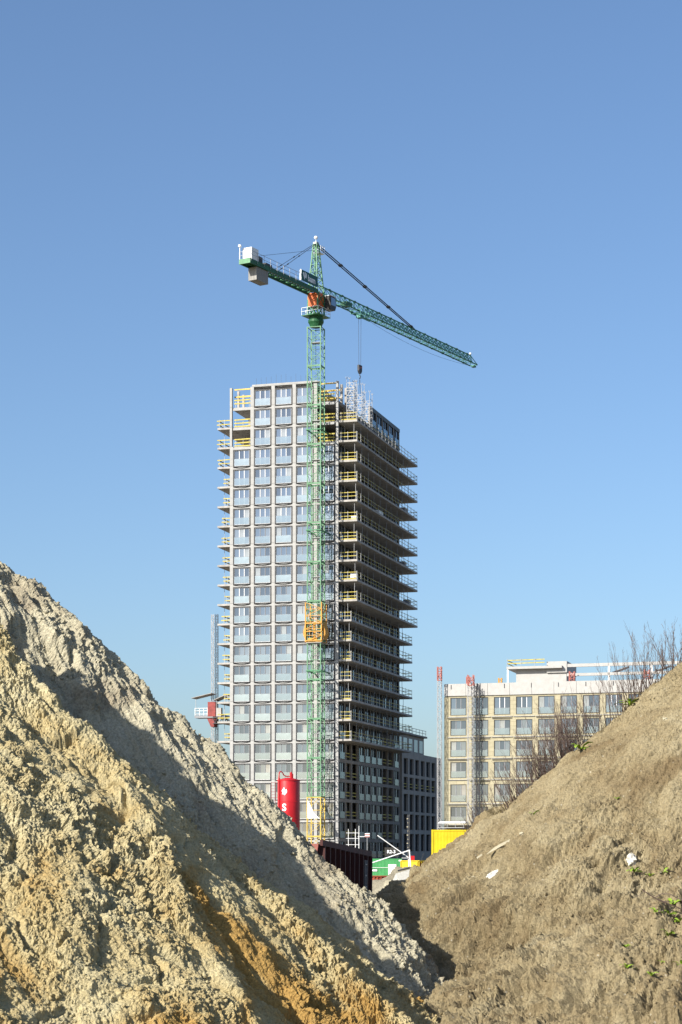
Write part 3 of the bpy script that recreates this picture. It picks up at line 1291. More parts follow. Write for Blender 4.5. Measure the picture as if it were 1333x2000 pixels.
m.bar((JL, -JW, 0), (JL, JW, 0), .14)
m.box(JL - .5, JL + .3, -.3, .3, -.35, -.08)
m.build('jib_tip', 'crane_teal', jib)
MB().lathe([(.05, JH + .1), (.2, JH + .2), (.2, JH + .42), (.05, JH + .5)], 10, (JL - 1.3, 0)).build('beacon', 'white_paint', jib)
MB().box(8.0, 9.6, -.6, .6, .12, .7).build('trolley_winch', 'crane_dark_green', jib)

# counter jib
cj = sub('counter_jib', crane, (0, 0, ZJ), JA)
CL = 19.0
for sy in (-1, 1):
    MB().box(-CL, -.9, sy * .82 - .09, sy * .82 + .09, -.35, .32).build('girder', 'crane_dark_green', cj)  # dark green puts the shade on the girder sides into the colour
m = MB()
x = -1.5
while x > -CL + 1.4:
    m.bar((x, -.78, -.1), (x - 1.5, .78, -.1), .10)
    m.bar((x, .78, -.12), (x, -.78, -.12), .12)
    x -= 1.5
m.build('cross_bracing', 'crane_green', cj)
MB().box(-CL + .2, -14.0, -.72, .72, .05, .12).build('deck', 'crane_green', cj)
MB().box(-13.9, -1.2, -.30, .30, .12, .18).build('walkway', 'galvanised', cj)
MB().box(-CL - .15, -CL - .004, -.95, .95, -.36, .34).build('end_plate', 'crane_pale_green', cj)  # paler green puts the sun on the jib end into the colour
m = MB()
for sy in (-1, 1):
    for h in (.55, 1.1):
        m.bar((-CL, sy * .98, .32 + h), (-6.2 if sy < 0 else -1.5, sy * .98, .32 + h), .04)
    x = -CL
    while x < -6.2:
        m.bar((x, sy * .98, -.1), (x, sy * .98, 1.45), .045)
        x += 1.7
for h in (.55, 1.1):
    m.bar((-CL, -.98, .32 + h), (-CL, .98, .32 + h), .04)
m.build('railing', 'galvanised', cj)
MB().box(-CL + .5, -CL + 2.25, -.78, .78, .34, 2.05).build('winch_housing', 'white_paint', cj)
m = MB()
m.box(-CL + 2.4, -CL + 3.6, -.6, .6, .34, 1.3)
m.box(-CL + 4.6, -CL + 6.2, -.5, .5, .34, .9)
m.build('winch', 'dark_steel', cj)
m = MB()
m.bar((-CL, .9, .3), (-CL, .9, 2.1), .07)
m.lathe([(.05, 2.05), (.22, 2.15), (.26, 2.3), (.2, 2.45), (.04, 2.5)], 10, (-CL, .9))
m.build('beacon', 'white_paint', cj)
blk = MB().box(-.205, .205, -.70, .70, -1.85, -.02).mesh('ballast_block', 'ballast')
for q in range(7):
    put('ballast_block', blk, cj, (-16.9 + q * .43, random.uniform(-.02, .02), -.36))
# company board on the side of the counter jib
sg = sub('company_board', crane, (0, 0, ZJ), JA)
MB().box(-5.9, -1.35, -1.16, -1.06, .42, 1.95).build('panel', 'sign_teal', sg)
MB().box(-6.0, -5.904, -1.18, -.92, .40, 1.97).build('edge', 'white_paint', sg)
t = put('lettering', text_mesh('lettering', 'bam', 1.25, 'print_white'), sg, (-4.15, -1.165, .72))
t.rotation_euler = (R(90), 0, 0)
m = MB()
yy = -1.165
m.poly([(-5.55, yy, 1.55), (-5.25, yy, 1.75), (-4.95, yy, .95), (-5.05, yy, .62)], (0, -.012, 0))
m.poly([(-5.02, yy, 1.70), (-4.80, yy, 1.82), (-4.72, yy, 1.0), (-4.93, yy, .98)], (0, -.012, 0))
m.poly([(-4.62, yy, 1.75), (-4.42, yy, 1.62), (-4.55, yy, .92), (-4.70, yy, .95)], (0, -.012, 0))
m.build('emblem', 'print_white', sg)

# pendant bars and ropes
for sy in (-1, 1):
    m = MB()
    A, B = Vector((.35, sy * .2, HH - .1)), Vector((29.8, sy * .16, JH + .1))
    m.bar(A, B, .10, .13)
    for u in (.22, .47, .72, .97):
        p = A.lerp(B, u)
        q2 = A.lerp(B, u + .018)
        m.bar(p, q2, .20, .24)
    m.build('pendant_bar', 'rope', crane, (0, 0, ZJ)).rotation_euler = (0, 0, JA)
    m = MB()
    A, B = Vector((-.3, sy * .22, HH - .1)), Vector((-11.3, sy * .7, .5))
    m.bar(A, B, .055)
    for u in (.45, .75, .92):
        m.bar(A.lerp(B, u), A.lerp(B, u + .03), .13)
    m.build('pendant_bar', 'rope', crane, (0, 0, ZJ)).rotation_euler = (0, 0, JA)
m = MB()
m.tube((-.3, 0, HH - 1.0), (-16.4, 0, 1.35), .025, .025, 5)
m.build('hoist_rope', 'rope', crane, (0, 0, ZJ)).rotation_euler = (0, 0, JA)
m = MB()
pts = [Vector((13.4, -.3, -.5)).lerp(Vector((JL - .2, -.3, -.3)), u / 12) - Vector((0, 0, 1.1 * (1 - (u / 6 - 1) ** 2))) for u in range(13)]
m.path(pts, .02, 5)
m.build('trolley_rope', 'rope', crane, (0, 0, ZJ)).rotation_euler = (0, 0, JA)
tr = sub('trolley', crane, (0, 0, ZJ), JA)
m = MB()
TX = 12.9
for sy in (-.75, .75):
    m.bar((TX - 1.5, sy, -.18), (TX + 1.5, sy, -.18), .14)
    for x in (-1.4, 1.4):
        m.bar((TX + x, sy, -.35), (TX + x, sy, .3), .16)
for x in (-1.4, -.4, .4, 1.4):
    m.bar((TX + x, -.75, -.25), (TX + x, .75, -.25), .12)
m.box(TX - .45, TX + .45, -.4, .4, -.75, -.25)
m.build('frame', 'crane_teal', tr)
m = MB()
for x in (-1.5, 0, 1.5):
    for sy in (-1.0,):
        m.bar((TX + x, sy, -1.0), (TX + x, sy, .1), .05)
m.bar((TX - 1.5, -1.0, -1.0), (TX + 1.5, -1.0, -1.0), .05)
m.bar((TX - 1.5, -1.0, -.45), (TX + 1.5, -1.0, -.45), .05)
m.box(TX - 1.5, TX + 1.5, -1.02, -.8, -1.08, -1.03)
m.build('service_cage', 'crane_teal', tr)
hb = sub('hook_block', crane, (0, 0, ZJ), JA)
HZ = -8.6
for x in (-.38, .38):
    MB().tube((TX + x, 0, -.7), (TX + x * .75, 0, HZ + .5), .024, .024, 5).build('hoist_rope', 'rope', hb)
m = MB()
m.poly([(TX - .48, -.16, HZ + .55), (TX + .48, -.16, HZ + .55), (TX + .45, -.16, HZ - .35), (TX + .18, -.16, HZ - .75), (TX - .18, -.16, HZ - .75), (TX - .45, -.16, HZ - .35)], (0, .32, 0))
m.build('block', 'dark_steel', hb)
m = MB()
m.poly([(TX - .44, -.172, HZ + .1), (TX + .44, -.172, HZ + .42), (TX + .44, -.172, HZ + .2), (TX - .44, -.172, HZ - .12)], (0, .01, 0))
m.build('warning_stripe', 'pale_red', hb)
m = MB()
m.path([(TX + .20 * math.cos(a), 0, HZ - 1.25 + .22 * math.sin(a)) for a in [R(d) for d in range(110, -160, -30)]], .06, 6)
m.bar((TX, 0, HZ - .75), (TX, 0, HZ - 1.05), .10)
m.build('hook', 'dark_steel', hb)
for s in (-1, 1):
    MB().tube((TX, 0, HZ - 1.4), (TX + s * .95, s * .35, HZ - 4.4), .026, .026, 5).build('sling_leg', 'dark_steel', hb)

# ================================================================ dark building behind the tower
mb_o = t2w(-.1, 38.7, 0)
mid = thing('grey_apartment_block', 'dark grey apartment block in shade behind the tower with deep window openings',
            'building', mb_o, GRID)
ML = 29.0
MP = ML / 7.25
mrows = [(3.7, 6.7), (7.4, 10.05), (10.5, 13.5), (14.2, 16.4), (16.9, 19.6)]
me_p = MB().box(-.45, 0, -.55, .55, 0, 20.7).mesh('pier', 'grey_panel')
for b in range(8):
    put('pier', me_p, mid, (0, .55 + MP * b, 0))
zs = [0] + [v for r in mrows for v in r] + [20.7]
for a, b in zip(zs[::2], zs[1::2]):
    MB().box(-.42, -.012, .2, ML, a, b).build('spandrel', 'grey_panel', mid)
for r, (z0, z1) in enumerate(mrows):
    for b in range(7):
        w = sub('window', mid, (-.40, .55 + MP * (b + .5), z0), R(90))
        hh = z1 - z0
        MB().box(-MP / 2 + .57, MP / 2 - .57, .05, .07, .06, hh - .06).build('pane', 'glass_shade', w)
        ring(MP - 1.12, .0, hh, .10, -.06, .12).build('frame', 'anthracite', w)
        if r == 3:
            for h in (.5, 1.0):
                MB().box(-MP / 2 + .6, MP / 2 - .6, -.20, -.16, h, h + .12).build('guard_board', 'yellow_rail', w)
MB().box(-16, -.46, -.35, ML, 0, 20.6).build('body', 'concrete_dark', mid)
MB().box(-16, -2.4, 1.5, 25.0, 20.62, 24.2).build('set_back_storey', 'grey_panel', mid)
MB().box(-16.3, -1.9, 1.0, 25.6, 24.2, 24.5).build('roof_edge', 'concrete_dark', mid)
for b in range(6):
    MB().box(-2.395, -2.35, 2.4 + 3.8 * b, 4.9 + 3.8 * b, 21.4, 23.6).build('window', 'glass_shade', mid)
m = MB()
for h in (.5, 1.0):
    m.bar((-2.1, 1.2, 24.5 + h), (-2.1, 25.4, 24.5 + h), .07)
for b in range(11):
    m.bar((-2.1, 1.2 + 2.4 * b, 24.5), (-2.1, 1.2 + 2.4 * b, 25.55), .06)
m.build('roof_rail', 'dark_steel', mid)

# ================================================================ yellow block on the right
rb = thing('insulated_apartment_block', 'apartment block with bare pale yellow insulation boards and rows of wide windows',
           'building', (14.87, 287, 0), GRID)
RW = 38.4
RP = 3.2
rrows = [(4.5, 6.9), (7.66, 10.07), (10.75, 13.3), (14.2, 16.5), (17.25, 19.5), (20.3, 22.5), (23.2, 25.75)]
bk = MATS['insulation'].node_tree
pb = bk.nodes['Principled BSDF']
brk = bk.nodes.new('ShaderNodeTexBrick')
brk.inputs['Scale'].default_value = 1.0
brk.inputs['Brick Width'].default_value = 1.2
brk.inputs['Row Height'].default_value = .6
brk.inputs['Mortar Size'].default_value = .018
brk.inputs['Color1'].default_value = (1, 1, 1, 1)
brk.inputs['Color2'].default_value = (.90, .91, .93, 1)
brk.inputs['Mortar'].default_value = (.62, .60, .55, 1)
tcn = bk.nodes.new('ShaderNodeTexCoord')
rot = bk.nodes.new('ShaderNodeMapping')
rot.inputs['Rotation'].default_value = (R(-90), 0, 0)
bk.links.new(tcn.outputs['Object'], rot.inputs[0])
bk.links.new(rot.outputs[0], brk.inputs['Vector'])
mxn = bk.nodes.new('ShaderNodeMix')
mxn.data_type = 'RGBA'
mxn.blend_type = 'MULTIPLY'
mxn.inputs['Factor'].default_value = 1
src = pb.inputs['Base Color'].links[0].from_socket
bk.links.new(src, mxn.inputs['A'])
bk.links.new(brk.outputs['Color'], mxn.inputs['B'])
bk.links.new(mxn.outputs['Result'], pb.inputs['Base Color'])

WW = 2.36
NBY = 11
edges = [2.1 + RP * i for i in range(NBY)]
cuts = [0.0] + [v for e in edges for v in (e - WW / 2, e + WW / 2)] + [RW]
for a, b in zip(cuts[::2], cuts[1::2]):
    MB().box(a + .004, b - .004, 0, .30, 0, 25.9).build('insulated_pier', 'insulation', rb)
zc = [0] + [v for r in rrows for v in r] + [25.9]
for e in edges:
    for a, b in zip(zc[::2], zc[1::2]):
        MB().box(e - WW / 2, e + WW / 2, .012, .30, a, b).build('insulated_spandrel', 'insulation', rb)
MB().box(.05, RW, .31, 14, 0, 26.0).build('body', 'concrete', rb)
rp_h = {}
for r, (z0, z1) in enumerate(rrows):
    hh = round(z1 - z0, 2)
    if hh not in rp_h:
        rp_h[hh] = (ring(WW - .02, 0, hh, .08, .02, .22).mesh('frame', 'anthracite'),
                    {g: MB().box(-.36, .36, .14, .155, .09, hh - .09).mesh('pane', g) for g in ('glass_a', 'glass_c', 'glass_b', 'glass_curtain')},
                    {c: MB().box(-.045, .045, .07, .17, .09, hh - .09).mesh('mullion', c) for c in ('grey_frame', 'white_frame')},
                    sheet(-1.07, 1.07, .01, .08, .95).mesh('balustrade', 'glass_rail'),
                    MB().box(-1.12, 1.12, -.01, .02, .955, .99).mesh('handrail', 'grey_frame'))
    fm, pm, mm, bm_, hm = rp_h[hh]
    for i, e in enumerate(edges):
        w = sub('window', rb, (e, 0, z0))
        put('frame', fm, w)
        for k in (-1, 0, 1):
            g = random.choices(['glass_a', 'glass_c', 'glass_b', 'glass_curtain'], [.45, .33, .18, .04])[0]
            o = put('pane', pm[g], w, (k * .72, 0, 0))
            o.rotation_euler = (random.uniform(-.004, .004), 0, random.uniform(-.006, .006))
        for k in (-.5, .5):
            put('mullion', mm['white_frame' if r == 6 and i in (2, 3, 7, 8) else 'grey_frame'], w, (k * .72, 0, 0))
        put('balustrade', bm_, w)
        put('handrail', hm, w)
ang_me = MB().box(-1.52, 1.52, -.16, -.004, 0, .07).mesh('support_angle', 'galvanised')
ang2 = MB().box(-1.45, 1.45, -.12, -.006, -.22, -.17).mesh('support_angle', 'dark_steel')
for r, (z0, z1) in enumerate(rrows[1:]):
    for i, e in enumerate(edges):
        put('support_angle', ang_me, rb, (e, 0, z0 - .30))
        if (r + i) % 2:
            put('support_angle', ang2, rb, (e, 0, z0 - .30))
pan_me = MB().box(-RP / 2 + .02, RP / 2 - .02, -.10, .2, 26.02, 27.75).mesh('parapet_panel', 'white_panel')
for i, e in enumerate(edges + [2.1 + RP * NBY]):
    put('parapet_panel', pan_me, rb, (e - .5, random.uniform(-.01, .01), 0))
MB().box(.02, RW, .21, 14, 26.01, 27.2).build('roof_deck', 'concrete', rb)
for i in range(9):
    MB().box(1.0 + 3.9 * i, 1.1 + 3.9 * i, -.14, -.105, 27.0, 27.6).build('lifting_bracket', 'dark_steel', rb)
# penthouse and open roof frame
ph = sub('penthouse', rb, (0, 0, 27.2))
MB().box(10.1, 17.4, 2.2, 10, 0, 2.6).build('wall', 'white_panel', ph)
MB().box(8.9, 16.9, 1.2, 10, 2.602, 2.95).build('roof_slab', 'white_panel', ph)
MB().box(14.6, 17.5, 1.9, 10, 2.0, 3.6).build('lift_housing', 'white_panel', ph)
m = MB()
for h in (.45, .9):
    m.bar((9.0, 1.3, 2.95 + h), (14.4, 1.3, 2.95 + h + .05), .05, .13)
    m.bar((9.0, 1.3, 2.95 + h), (9.0, 8, 2.95 + h - .03), .05, .13)
m.build('guard_rail', 'yellow_rail', ph)
for x in (9.0, 11.0, 13.0):
    MB().box(x - .03, x + .03, 1.2, 1.26, 2.9, 4.1).build('rail_post', 'galvanised', ph)
MB().box(8.95, 9.15, 1.3, 1.5, 0, 2.6).build('post', 'white_paint', ph)
of = sub('open_roof_frame', rb, (0, 0, 27.2))
MB().box(17.5, 37, 2.0, 2.4, 2.75, 3.20).build('beam', 'white_panel', of)
MB().box(17.5, 37, 2.02, 2.38, 1.45, 1.85).build('beam', 'white_panel', of)
for x in (23.5, 29.5, 35.0):
    MB().box(x - .14, x + .14, 2.03, 2.37, 0, 2.745).build('post', 'white_paint', of)
    MB().bar((x - .1, 2.6, 1.6), (x + 2.2, 6.0, 2.9), .3).build('rafter', 'concrete', of)
MB().box(34.6, 36.8, 2.5, 5, 2.4, 4.6).build('stair_housing', 'white_paint', rb, (0, 0, 27.2))


def r2w(x, y, z):
    return Matrix.Translation((14.87, 287, 0)) @ Matrix.Rotation(GRID, 4, 'Z') @ Vector((x, y, z))


# ================================================================ mast climbers
def lattice_mast(label, loc, w, z1, ztop, top='pale_red', body='galvanised', name='mast_climber', step=.75):
    o = thing(name, label, 'mast', loc, GRID, 'lattice hoist masts')
    b = MB()
    truss_mast(b, w, 0, z1, step, .06, .04)
    b.build('mast', body, o)
    if ztop > z1:
        b = MB()
        truss_mast(b, w, z1 + .01, ztop, step, .10, .07)
        b.build('top_section', top, o)
    return o


p = r2w(-.45, -1.0, 0)
mc = lattice_mast('tall lattice hoist mast with red tip at the left edge of the yellow block', p, .55, 28.2, 30.2)
MB().box(.2, 4.0, -1.6, .55, 7.0, 7.1).build('platform', 'galvanised', mc)
MB().poly([(.1, -1.7, 7.65), (.1, -.4, 7.95), (.1, .5, 7.75)], (4.0, 0, 0)).build('canopy', 'white_paint', mc)
b = MB()
for x in (.25, 1.5, 2.7, 3.9):
    b.bar((x, -1.55, 7.1), (x, -1.55, 7.7), .05)
b.bar((.2, -1.55, 7.45), (3.9, -1.55, 7.45), .05)
b.build('railing', 'galvanised', mc)
mc2 = lattice_mast('lattice hoist mast with red tip standing before the second window column', r2w(4.15, -1.0, 0), .8, 27.4, 28.9)
b = MB()
truss_mast(b, .45, 3, 27.3, .6, .06, .04)
b.build('guide_ladder', 'dark_steel', mc2, (1.0, .2, 0))
for lab, x, y, h in (('short red hoist mast tip showing above the left parapet', 2.65, 4, 1.9),
                     ('orange mast tip showing between the red masts and the penthouse', 7.4, 4, 1.6),
                     ('red mast tip beside the lift housing on the roof', 18.4, 1.0, 2.0),
                     ('red mast tip farthest right on the roof behind the shrubs', 29.0, 1.0, 2.0)):
    o = thing('roof_mast', lab, 'mast', r2w(x, y, 27.2), GRID, 'mast tips on the roof')
    b = MB()
    truss_mast(b, .7 if y < 3 else .45, 0, h, .5, .10, .07)
    b.build('mast', 'crane_orange' if 'orange' in lab else 'pale_red', o)
    MB().box(-.4, .4, -.4, .4, 0, .08).build('foot', 'dark_steel', o)

# construction hoist left of the tower
hx = thing('construction_hoist', 'twin mast climbing work platform with red box left of the tower', 'hoist',
           t2w(-21.2, 4.0, 0), GRID)
zt = 3.5 + (1665 - 1200) / 3889 * 310
for s in (-.34, .34):
    b = MB()
    truss_mast(b, .36, 0, zt, .8, .05, .03)
    b.build('mast', 'galvanised' if s < 0 else 'dark_steel', hx, (s, 0, 0))
wp = sub('work_platform', hx, (0, 0, 24.4))
MB().box(-2.9, .1, -1.2, .9, 0, .38).build('deck', 'grey_frame', wp)
b = MB()
for s in (-1.15, .85):
    for z in (0, -.9):
        b.bar((.1, s, z), (4.6, s, z + .1), .12)
    for q in range(6):
        b.bar((.1 + .75 * q, s, 0), (.48 + .75 * q, s, -.9), .09)
        b.bar((.48 + .75 * q, s, -.9), (.85 + .75 * q, s, 0), .09)
b.build('truss_arm', 'dark_steel', wp)
MB().box(.1, 4.7, -1.2, .9, .05, .16).build('deck', 'dark_steel', wp)
b = MB()
for z in (.6, 1.1, 1.5):
    b.bar((-2.85, -1.15, z), (-.75, -1.15, z), .055)
    b.bar((-2.85, -1.15, z), (-2.85, .85, z), .055)
for x in (-2.85, -2.1, -1.4, -.8):
    b.bar((x, -1.15, .3), (x, -1.15, 1.55), .055)
b.build('railing', 'white_paint', wp)
MB().box(-.72, .55, -1.22, -.35, .2, 2.45).build('drive_box', 'red_steel', wp)
MB().poly([(-.9, -1.0, -.1), (.5, -1.0, -.1), (.2, -1.0, -1.4), (-.3, -1.0, -1.4)], (0, 1.5, 0)).build('drive_unit', 'red_steel', wp)
b = MB()
b.poly([(-3.4, -1.4, 3.05), (-.1, -1.4, 3.75), (-.1, -1.4, 3.83), (-3.4, -1.4, 3.13)], (0, 2.4, 0))
b.build('canopy', 'concrete', wp)
b = MB()
b.poly([(.3, -1.4, 2.75), (2.0, -1.4, 3.45), (4.8, -1.4, 2.7), (4.8, -1.4, 2.62), (2.0, -1.4, 3.35), (.3, -1.4, 2.66)], (0, 2.4, 0))
b.build('canopy', 'concrete', wp)
for x in (-2.7, -.2, .7, 2.0, 4.4):
    MB().box(x - .03, x + .03, -1.2, -1.14, .2, 2.9).build('canopy_post', 'galvanised', wp)
MB().box(.75, 1.5, -1.25, -.6, .17, 1.5).build('stored_panel', 'concrete', wp)


# ================================================================ containers, silo, small site things
def corrugated(p0, p1, z0, z1, n, d, nrm):
    """wall of folded sheet between two plan points"""
    b = MB()
    p0 = Vector((*p0, 0))
    p1 = Vector((*p1, 0))
    nv = Vector((*nrm, 0)) * d
    pts = []
    for i in range(n):
        for u, o in ((0, 0), (.35, 0), (.5, 1), (.85, 1)):
            t = (i + u) / n
            pts.append(p0.lerp(p1, t) - nv * o)
    pts.append(p1)
    k = len(b.v)
    for q in pts:
        b.v.append((q.x, q.y, z0))
        b.v.append((q.x, q.y, z1))
    for i in range(len(pts) - 1):
        b.f.append((k + 2 * i, k + 2 * i + 2, k + 2 * i + 3, k + 2 * i + 1))
    return b


def container(label, loc, rz, L, W, H, m, group=None, n=18, fold=.05, fm=None):
    o = thing('shipping_container', label, 'container', loc, rz, group)
    fm = fm or m
    for x in (0, L - .14):
        for y in (0, W - .14):
            MB().box(x, x + .14, y, y + .14, 0, H).build('corner_post', fm, o)
    for y in (.01, W - .15):
        MB().box(.14, L - .14, y, y + .12, H - .14, H - .01).build('top_rail', fm, o)
        MB().box(.14, L - .14, y, y + .12, .01, .16).build('bottom_rail', fm, o)
    for x in (.01, L - .15):
        MB().box(x, x + .12, .14, W - .14, H - .14, H - .01).build('top_rail', fm, o)
    corrugated((.14, .035), (L - .14, .035), .16, H - .14, n, fold, (0, -1)).build('side_panel', m, o)
    corrugated((.14, W - .035), (L - .14, W - .035), .16, H - .14, n, fold, (0, 1)).build('side_panel', m, o)
    corrugated((.035, .14), (.035, W - .14), .16, H - .14, max(3, n // 3), fold, (-1, 0)).build('end_panel', m, o)
    corrugated((L - .035, .14), (L - .035, W - .14), .16, H - .14, max(3, n // 3), fold, (1, 0)).build('end_panel', m, o)
    MB().box(.1, L - .1, .1, W - .1, H - .12, H - .05).build('roof', m, o)
    MB().box(.1, L - .1, .1, W - .1, .05, .14).build('floor', m, o)
    return o


# yellow containers stacked two high on the right
container('upper bright yellow container of the stack rising behind the right heap', (6.81, 150, 2.62), R(-3), 6.06, 2.44, 2.6,
          'container_yellow', 'stacked yellow containers', 24, .005)
container('lower yellow container under the bright yellow one behind the right heap', (6.81, 150, 0), R(-3), 6.06, 2.44, 2.6,
          'container_yellow', 'stacked yellow containers', 24, .005)
# green site cabin with white door
gc = container('green site cabin with a white door between the heaps', (2.2, 270, 0), R(-2), 6.06, 2.44, 2.66, 'container_green', None, 30, .02)
MB().box(4.2, 5.3, -.05, .0, .45, 1.9).build('door', 'white_paint', gc)
MB().box(.3, 5.9, -.03, .03, 1.42, 1.47).build('white_line', 'white_paint', gc)
MB().box(1.85, 2.7, -.04, .0, .95, 1.2).build('label_plate', 'white_paint', gc)
MB().box(5.62, 6.0, -.04, .0, 2.3, 2.5).build('label_plate', 'white_paint', gc)
# low yellow open container with ribs
yc = thing('yellow_ribbed_container', 'low yellow container with open ribbed end beside the green cabin', 'container', (7.85, 262, 0), R(-20))
MB().box(0, 2.35, 0, 5.9, .1, 2.33).build('body', 'container_yellow', yc)
for x, w in ((0, .12), (2.23, .12)):
    MB().box(x - .01, x + w, -.06, -.003, 0, 2.4).build('corner_post', 'container_yellow', yc)
MB().box(0, 2.4, -.08, -.01, 2.34, 2.46).build('top_rail', 'container_yellow', yc)
MB().box(2.352, 2.38, .2, 5.9, .15, 2.2).build('dark_side', 'cab_orange', yc)
for q in range(6):
    MB().box(2.39, 2.55, .1 + q * 1.1, .35 + q * 1.1, .1, 2.33).build('rib', 'container_yellow', yc)
MB().box(2.39, 2.58, 0, 5.9, 2.335, 2.47).build('top_rail', 'container_yellow', yc)
# rust red skip in front of the green cabin
sk = thing('rusty_skip', 'low rust red steel skip in front of the green cabin', 'skip', (2.9, 200, 0), R(-4))
corrugated((0, 0), (5.0, 0), .1, 1.08, 14, .09, (0, -1)).build('side_panel', 'rust_bright', sk)
corrugated((0, 2), (5.0, 2), .1, 1.08, 14, .09, (0, 1)).build('side_panel', 'rust_bright', sk)
for x in (0, 5.0):
    MB().box(x - .05, x + .05, 0, 2, .1, 1.08).build('end_panel', 'rust_bright', sk)
MB().box(-.05, 5.05, 0, 2, 0, .095).build('floor', 'rust_bright', sk)
MB().box(-.1, 5.1, -.08, .05, 1.085, 1.18).build('rim', 'rust_bright', sk)

# dark red ribbed wall of a long tipping container
dk = thing('ribbed_steel_container', 'long dark red ribbed steel container seen end on beside the sand heap', 'container', (-.80, 80, 1.35))
ax = Vector((1.33 + .80, 91 - 80, 0))
ang_dk = math.atan2(ax.y, ax.x)
dk.rotation_euler = (0, R(2.35), ang_dk)
LD = 11.2
MB().box(0, LD, .06, 2.3, -1.6, 2.5).build('body', 'rust_red', dk)
MB().box(-.05, LD + .05, -.06, .058, 2.42, 2.66).build('top_rail', 'rust_red', dk)
MB().box(0, LD, -.04, .056, -1.6, -1.4).build('bottom_rail', 'rust_red', dk)
rib_me = MB().box(-.07, .07, -.13, .055, -1.4, 2.42).mesh('rib', 'rust_red')
for q in range(11):
    put('rib', rib_me, dk, (.15 + q * 1.08, 0, 0))
MB().poly([(-.04, .1, 2.5), (-.04, 1.0, 2.5), (-.04, 1.0, 1.3), (-.04, .3, 1.1)], (-.12, 0, 0)).build('end_flap', 'pale_red', dk)
b = MB()
for z in (.5, 1.0, 1.5, 2.0):
    b.bar((LD - 1.9, -.10, z), (LD - 1.5, -.10, z), .05)
b.bar((LD - 1.9, -.10, .3), (LD - 1.9, -.10, 2.2), .05)
b.bar((LD - 1.5, -.10, .3), (LD - 1.5, -.10, 2.2), .05)
b.build('ladder', 'grey_frame', dk)

# red silo
so = thing('red_silo', 'red cylindrical building material silo with white emblem in front of the tower', 'silo', (-5.25, 200, 0), R(0))
SR = 1.12
MB().lathe([(.25, .9), (SR, 3.4), (SR, 10.72), (SR - .02, 10.8), (.3, 11.0)], 40).build('tank', 'red_paint', so, smooth=False)
for p_ in so.children[0].data.polygons:
    p_.use_smooth = len(p_.vertices) == 4
for zz in (5.0, 6.75, 8.55):
    MB().lathe([(SR + .002, zz), (SR + .018, zz + .015), (SR + .018, zz + .045), (SR + .002, zz + .06)], 40).build('seam', 'red_paint', so)
MB().lathe([(SR - .05, 10.66), (SR + .05, 10.68), (SR + .05, 10.80), (SR - .05, 10.83)], 40).build('rim', 'red_paint', so)
for q in range(4):
    a = R(45 + 90 * q)
    MB().tube((1.0 * math.cos(a), 1.0 * math.sin(a), 0), (1.0 * math.cos(a), 1.0 * math.sin(a), 3.5), .09, .09, 8).build('leg', 'red_paint', so)
b = MB()
px_ = -SR * .78
pts = [(-.95, -.72, 2.0), (-.95, -.72, 11.2), (-.92, -.7, 11.5), (-.80, -.6, 11.62), (-.62, -.5, 11.5), (-.45, -.3, 11.22), (-.25, -.2, 11.14), (.05, 0, 11.15), (.28, .0, 11.3)]
b.path(pts, .055, 8)
b.tube((-.95, -.72, 3), (-.95, -.72, 11.0), .10, .10, 8)
b.build('filling_pipe', 'red_paint', so)
b = MB()
b.tube((.25, 0, 10.9), (.25, 0, 11.45), .14, .14, 10)
b.tube((.25, 0, 11.45), (.25, 0, 11.6), .06, .06, 8)
b.bar((.1, 0, 11.5), (.42, 0, 11.35), .09)
b.bar((.42, 0, 10.9), (.42, 0, 11.4), .07)
b.build('top_valve', 'red_paint', so)
b = MB()
for x in (-1.75, -1.35):
    b.bar((x, -.1, 1.0), (x, -.1, 10.6), .04)
for q in range(32):
    b.bar((-1.75, -.1, 1.2 + .3 * q), (-1.35, -.1, 1.2 + .3 * q), .03)
for zz in (9.0, 10.5, 7.2):
    b.bar((-1.75, -.1, zz), (-.9, -.1, zz), .04)
b.build('ladder', 'red_steel', so)


def wrap(me, a0, zc, R0, base_x, base_z):
    """bend a flat x/z drawing round the silo; a0 = angle of its centre"""
    for v in me.vertices:
        th = a0 + (v.co.x - base_x) / R0
        rr = R0 + .012 + max(0, v.co.y)
        z_ = zc + (v.co.z - base_z)
        v.co = (rr * math.cos(th), rr * math.sin(th), z_)


tm = text_mesh('letter', 'S', 1.0, 'print_white', .004)
for v in tm.vertices:
    x, y, zz = v.co
    v.co = (x, .004 - zz * 0 + (.004 if zz > 0 else 0), y)
xs_ = [v.co.x for v in tm.vertices]
zs_ = [v.co.z for v in tm.vertices]
AL = R(-90 - 22)
wrap(tm, AL, 8.02, SR, (min(xs_) + max(xs_)) / 2, (min(zs_) + max(zs_)) / 2)
put('letter', tm, so)
b = MB()
# swallow-like emblem: two hooked arrow halves
L1 = [(-.30, .02), (-.02, .42), (.03, .30), (.03, .14), (-.10, .08), (.16, .02), (.10, -.14), (-.16, -.08)]
L2 = [(-.18, -.12), (.08, -.16), (.20, .04), (.06, .10), (.22, .22), (.28, .08), (.28, -.12), (.02, -.42), (-.06, -.28), (-.26, -.30)]
for pl in (L1, L2):
    b.poly([(x * 1.0, .0, z) for x, z in pl], (0, .008, 0))
em = b.mesh('emblem', 'print_white')
wrap(em, AL, 9.62, SR, 0, 0)
put('emblem', em, so)

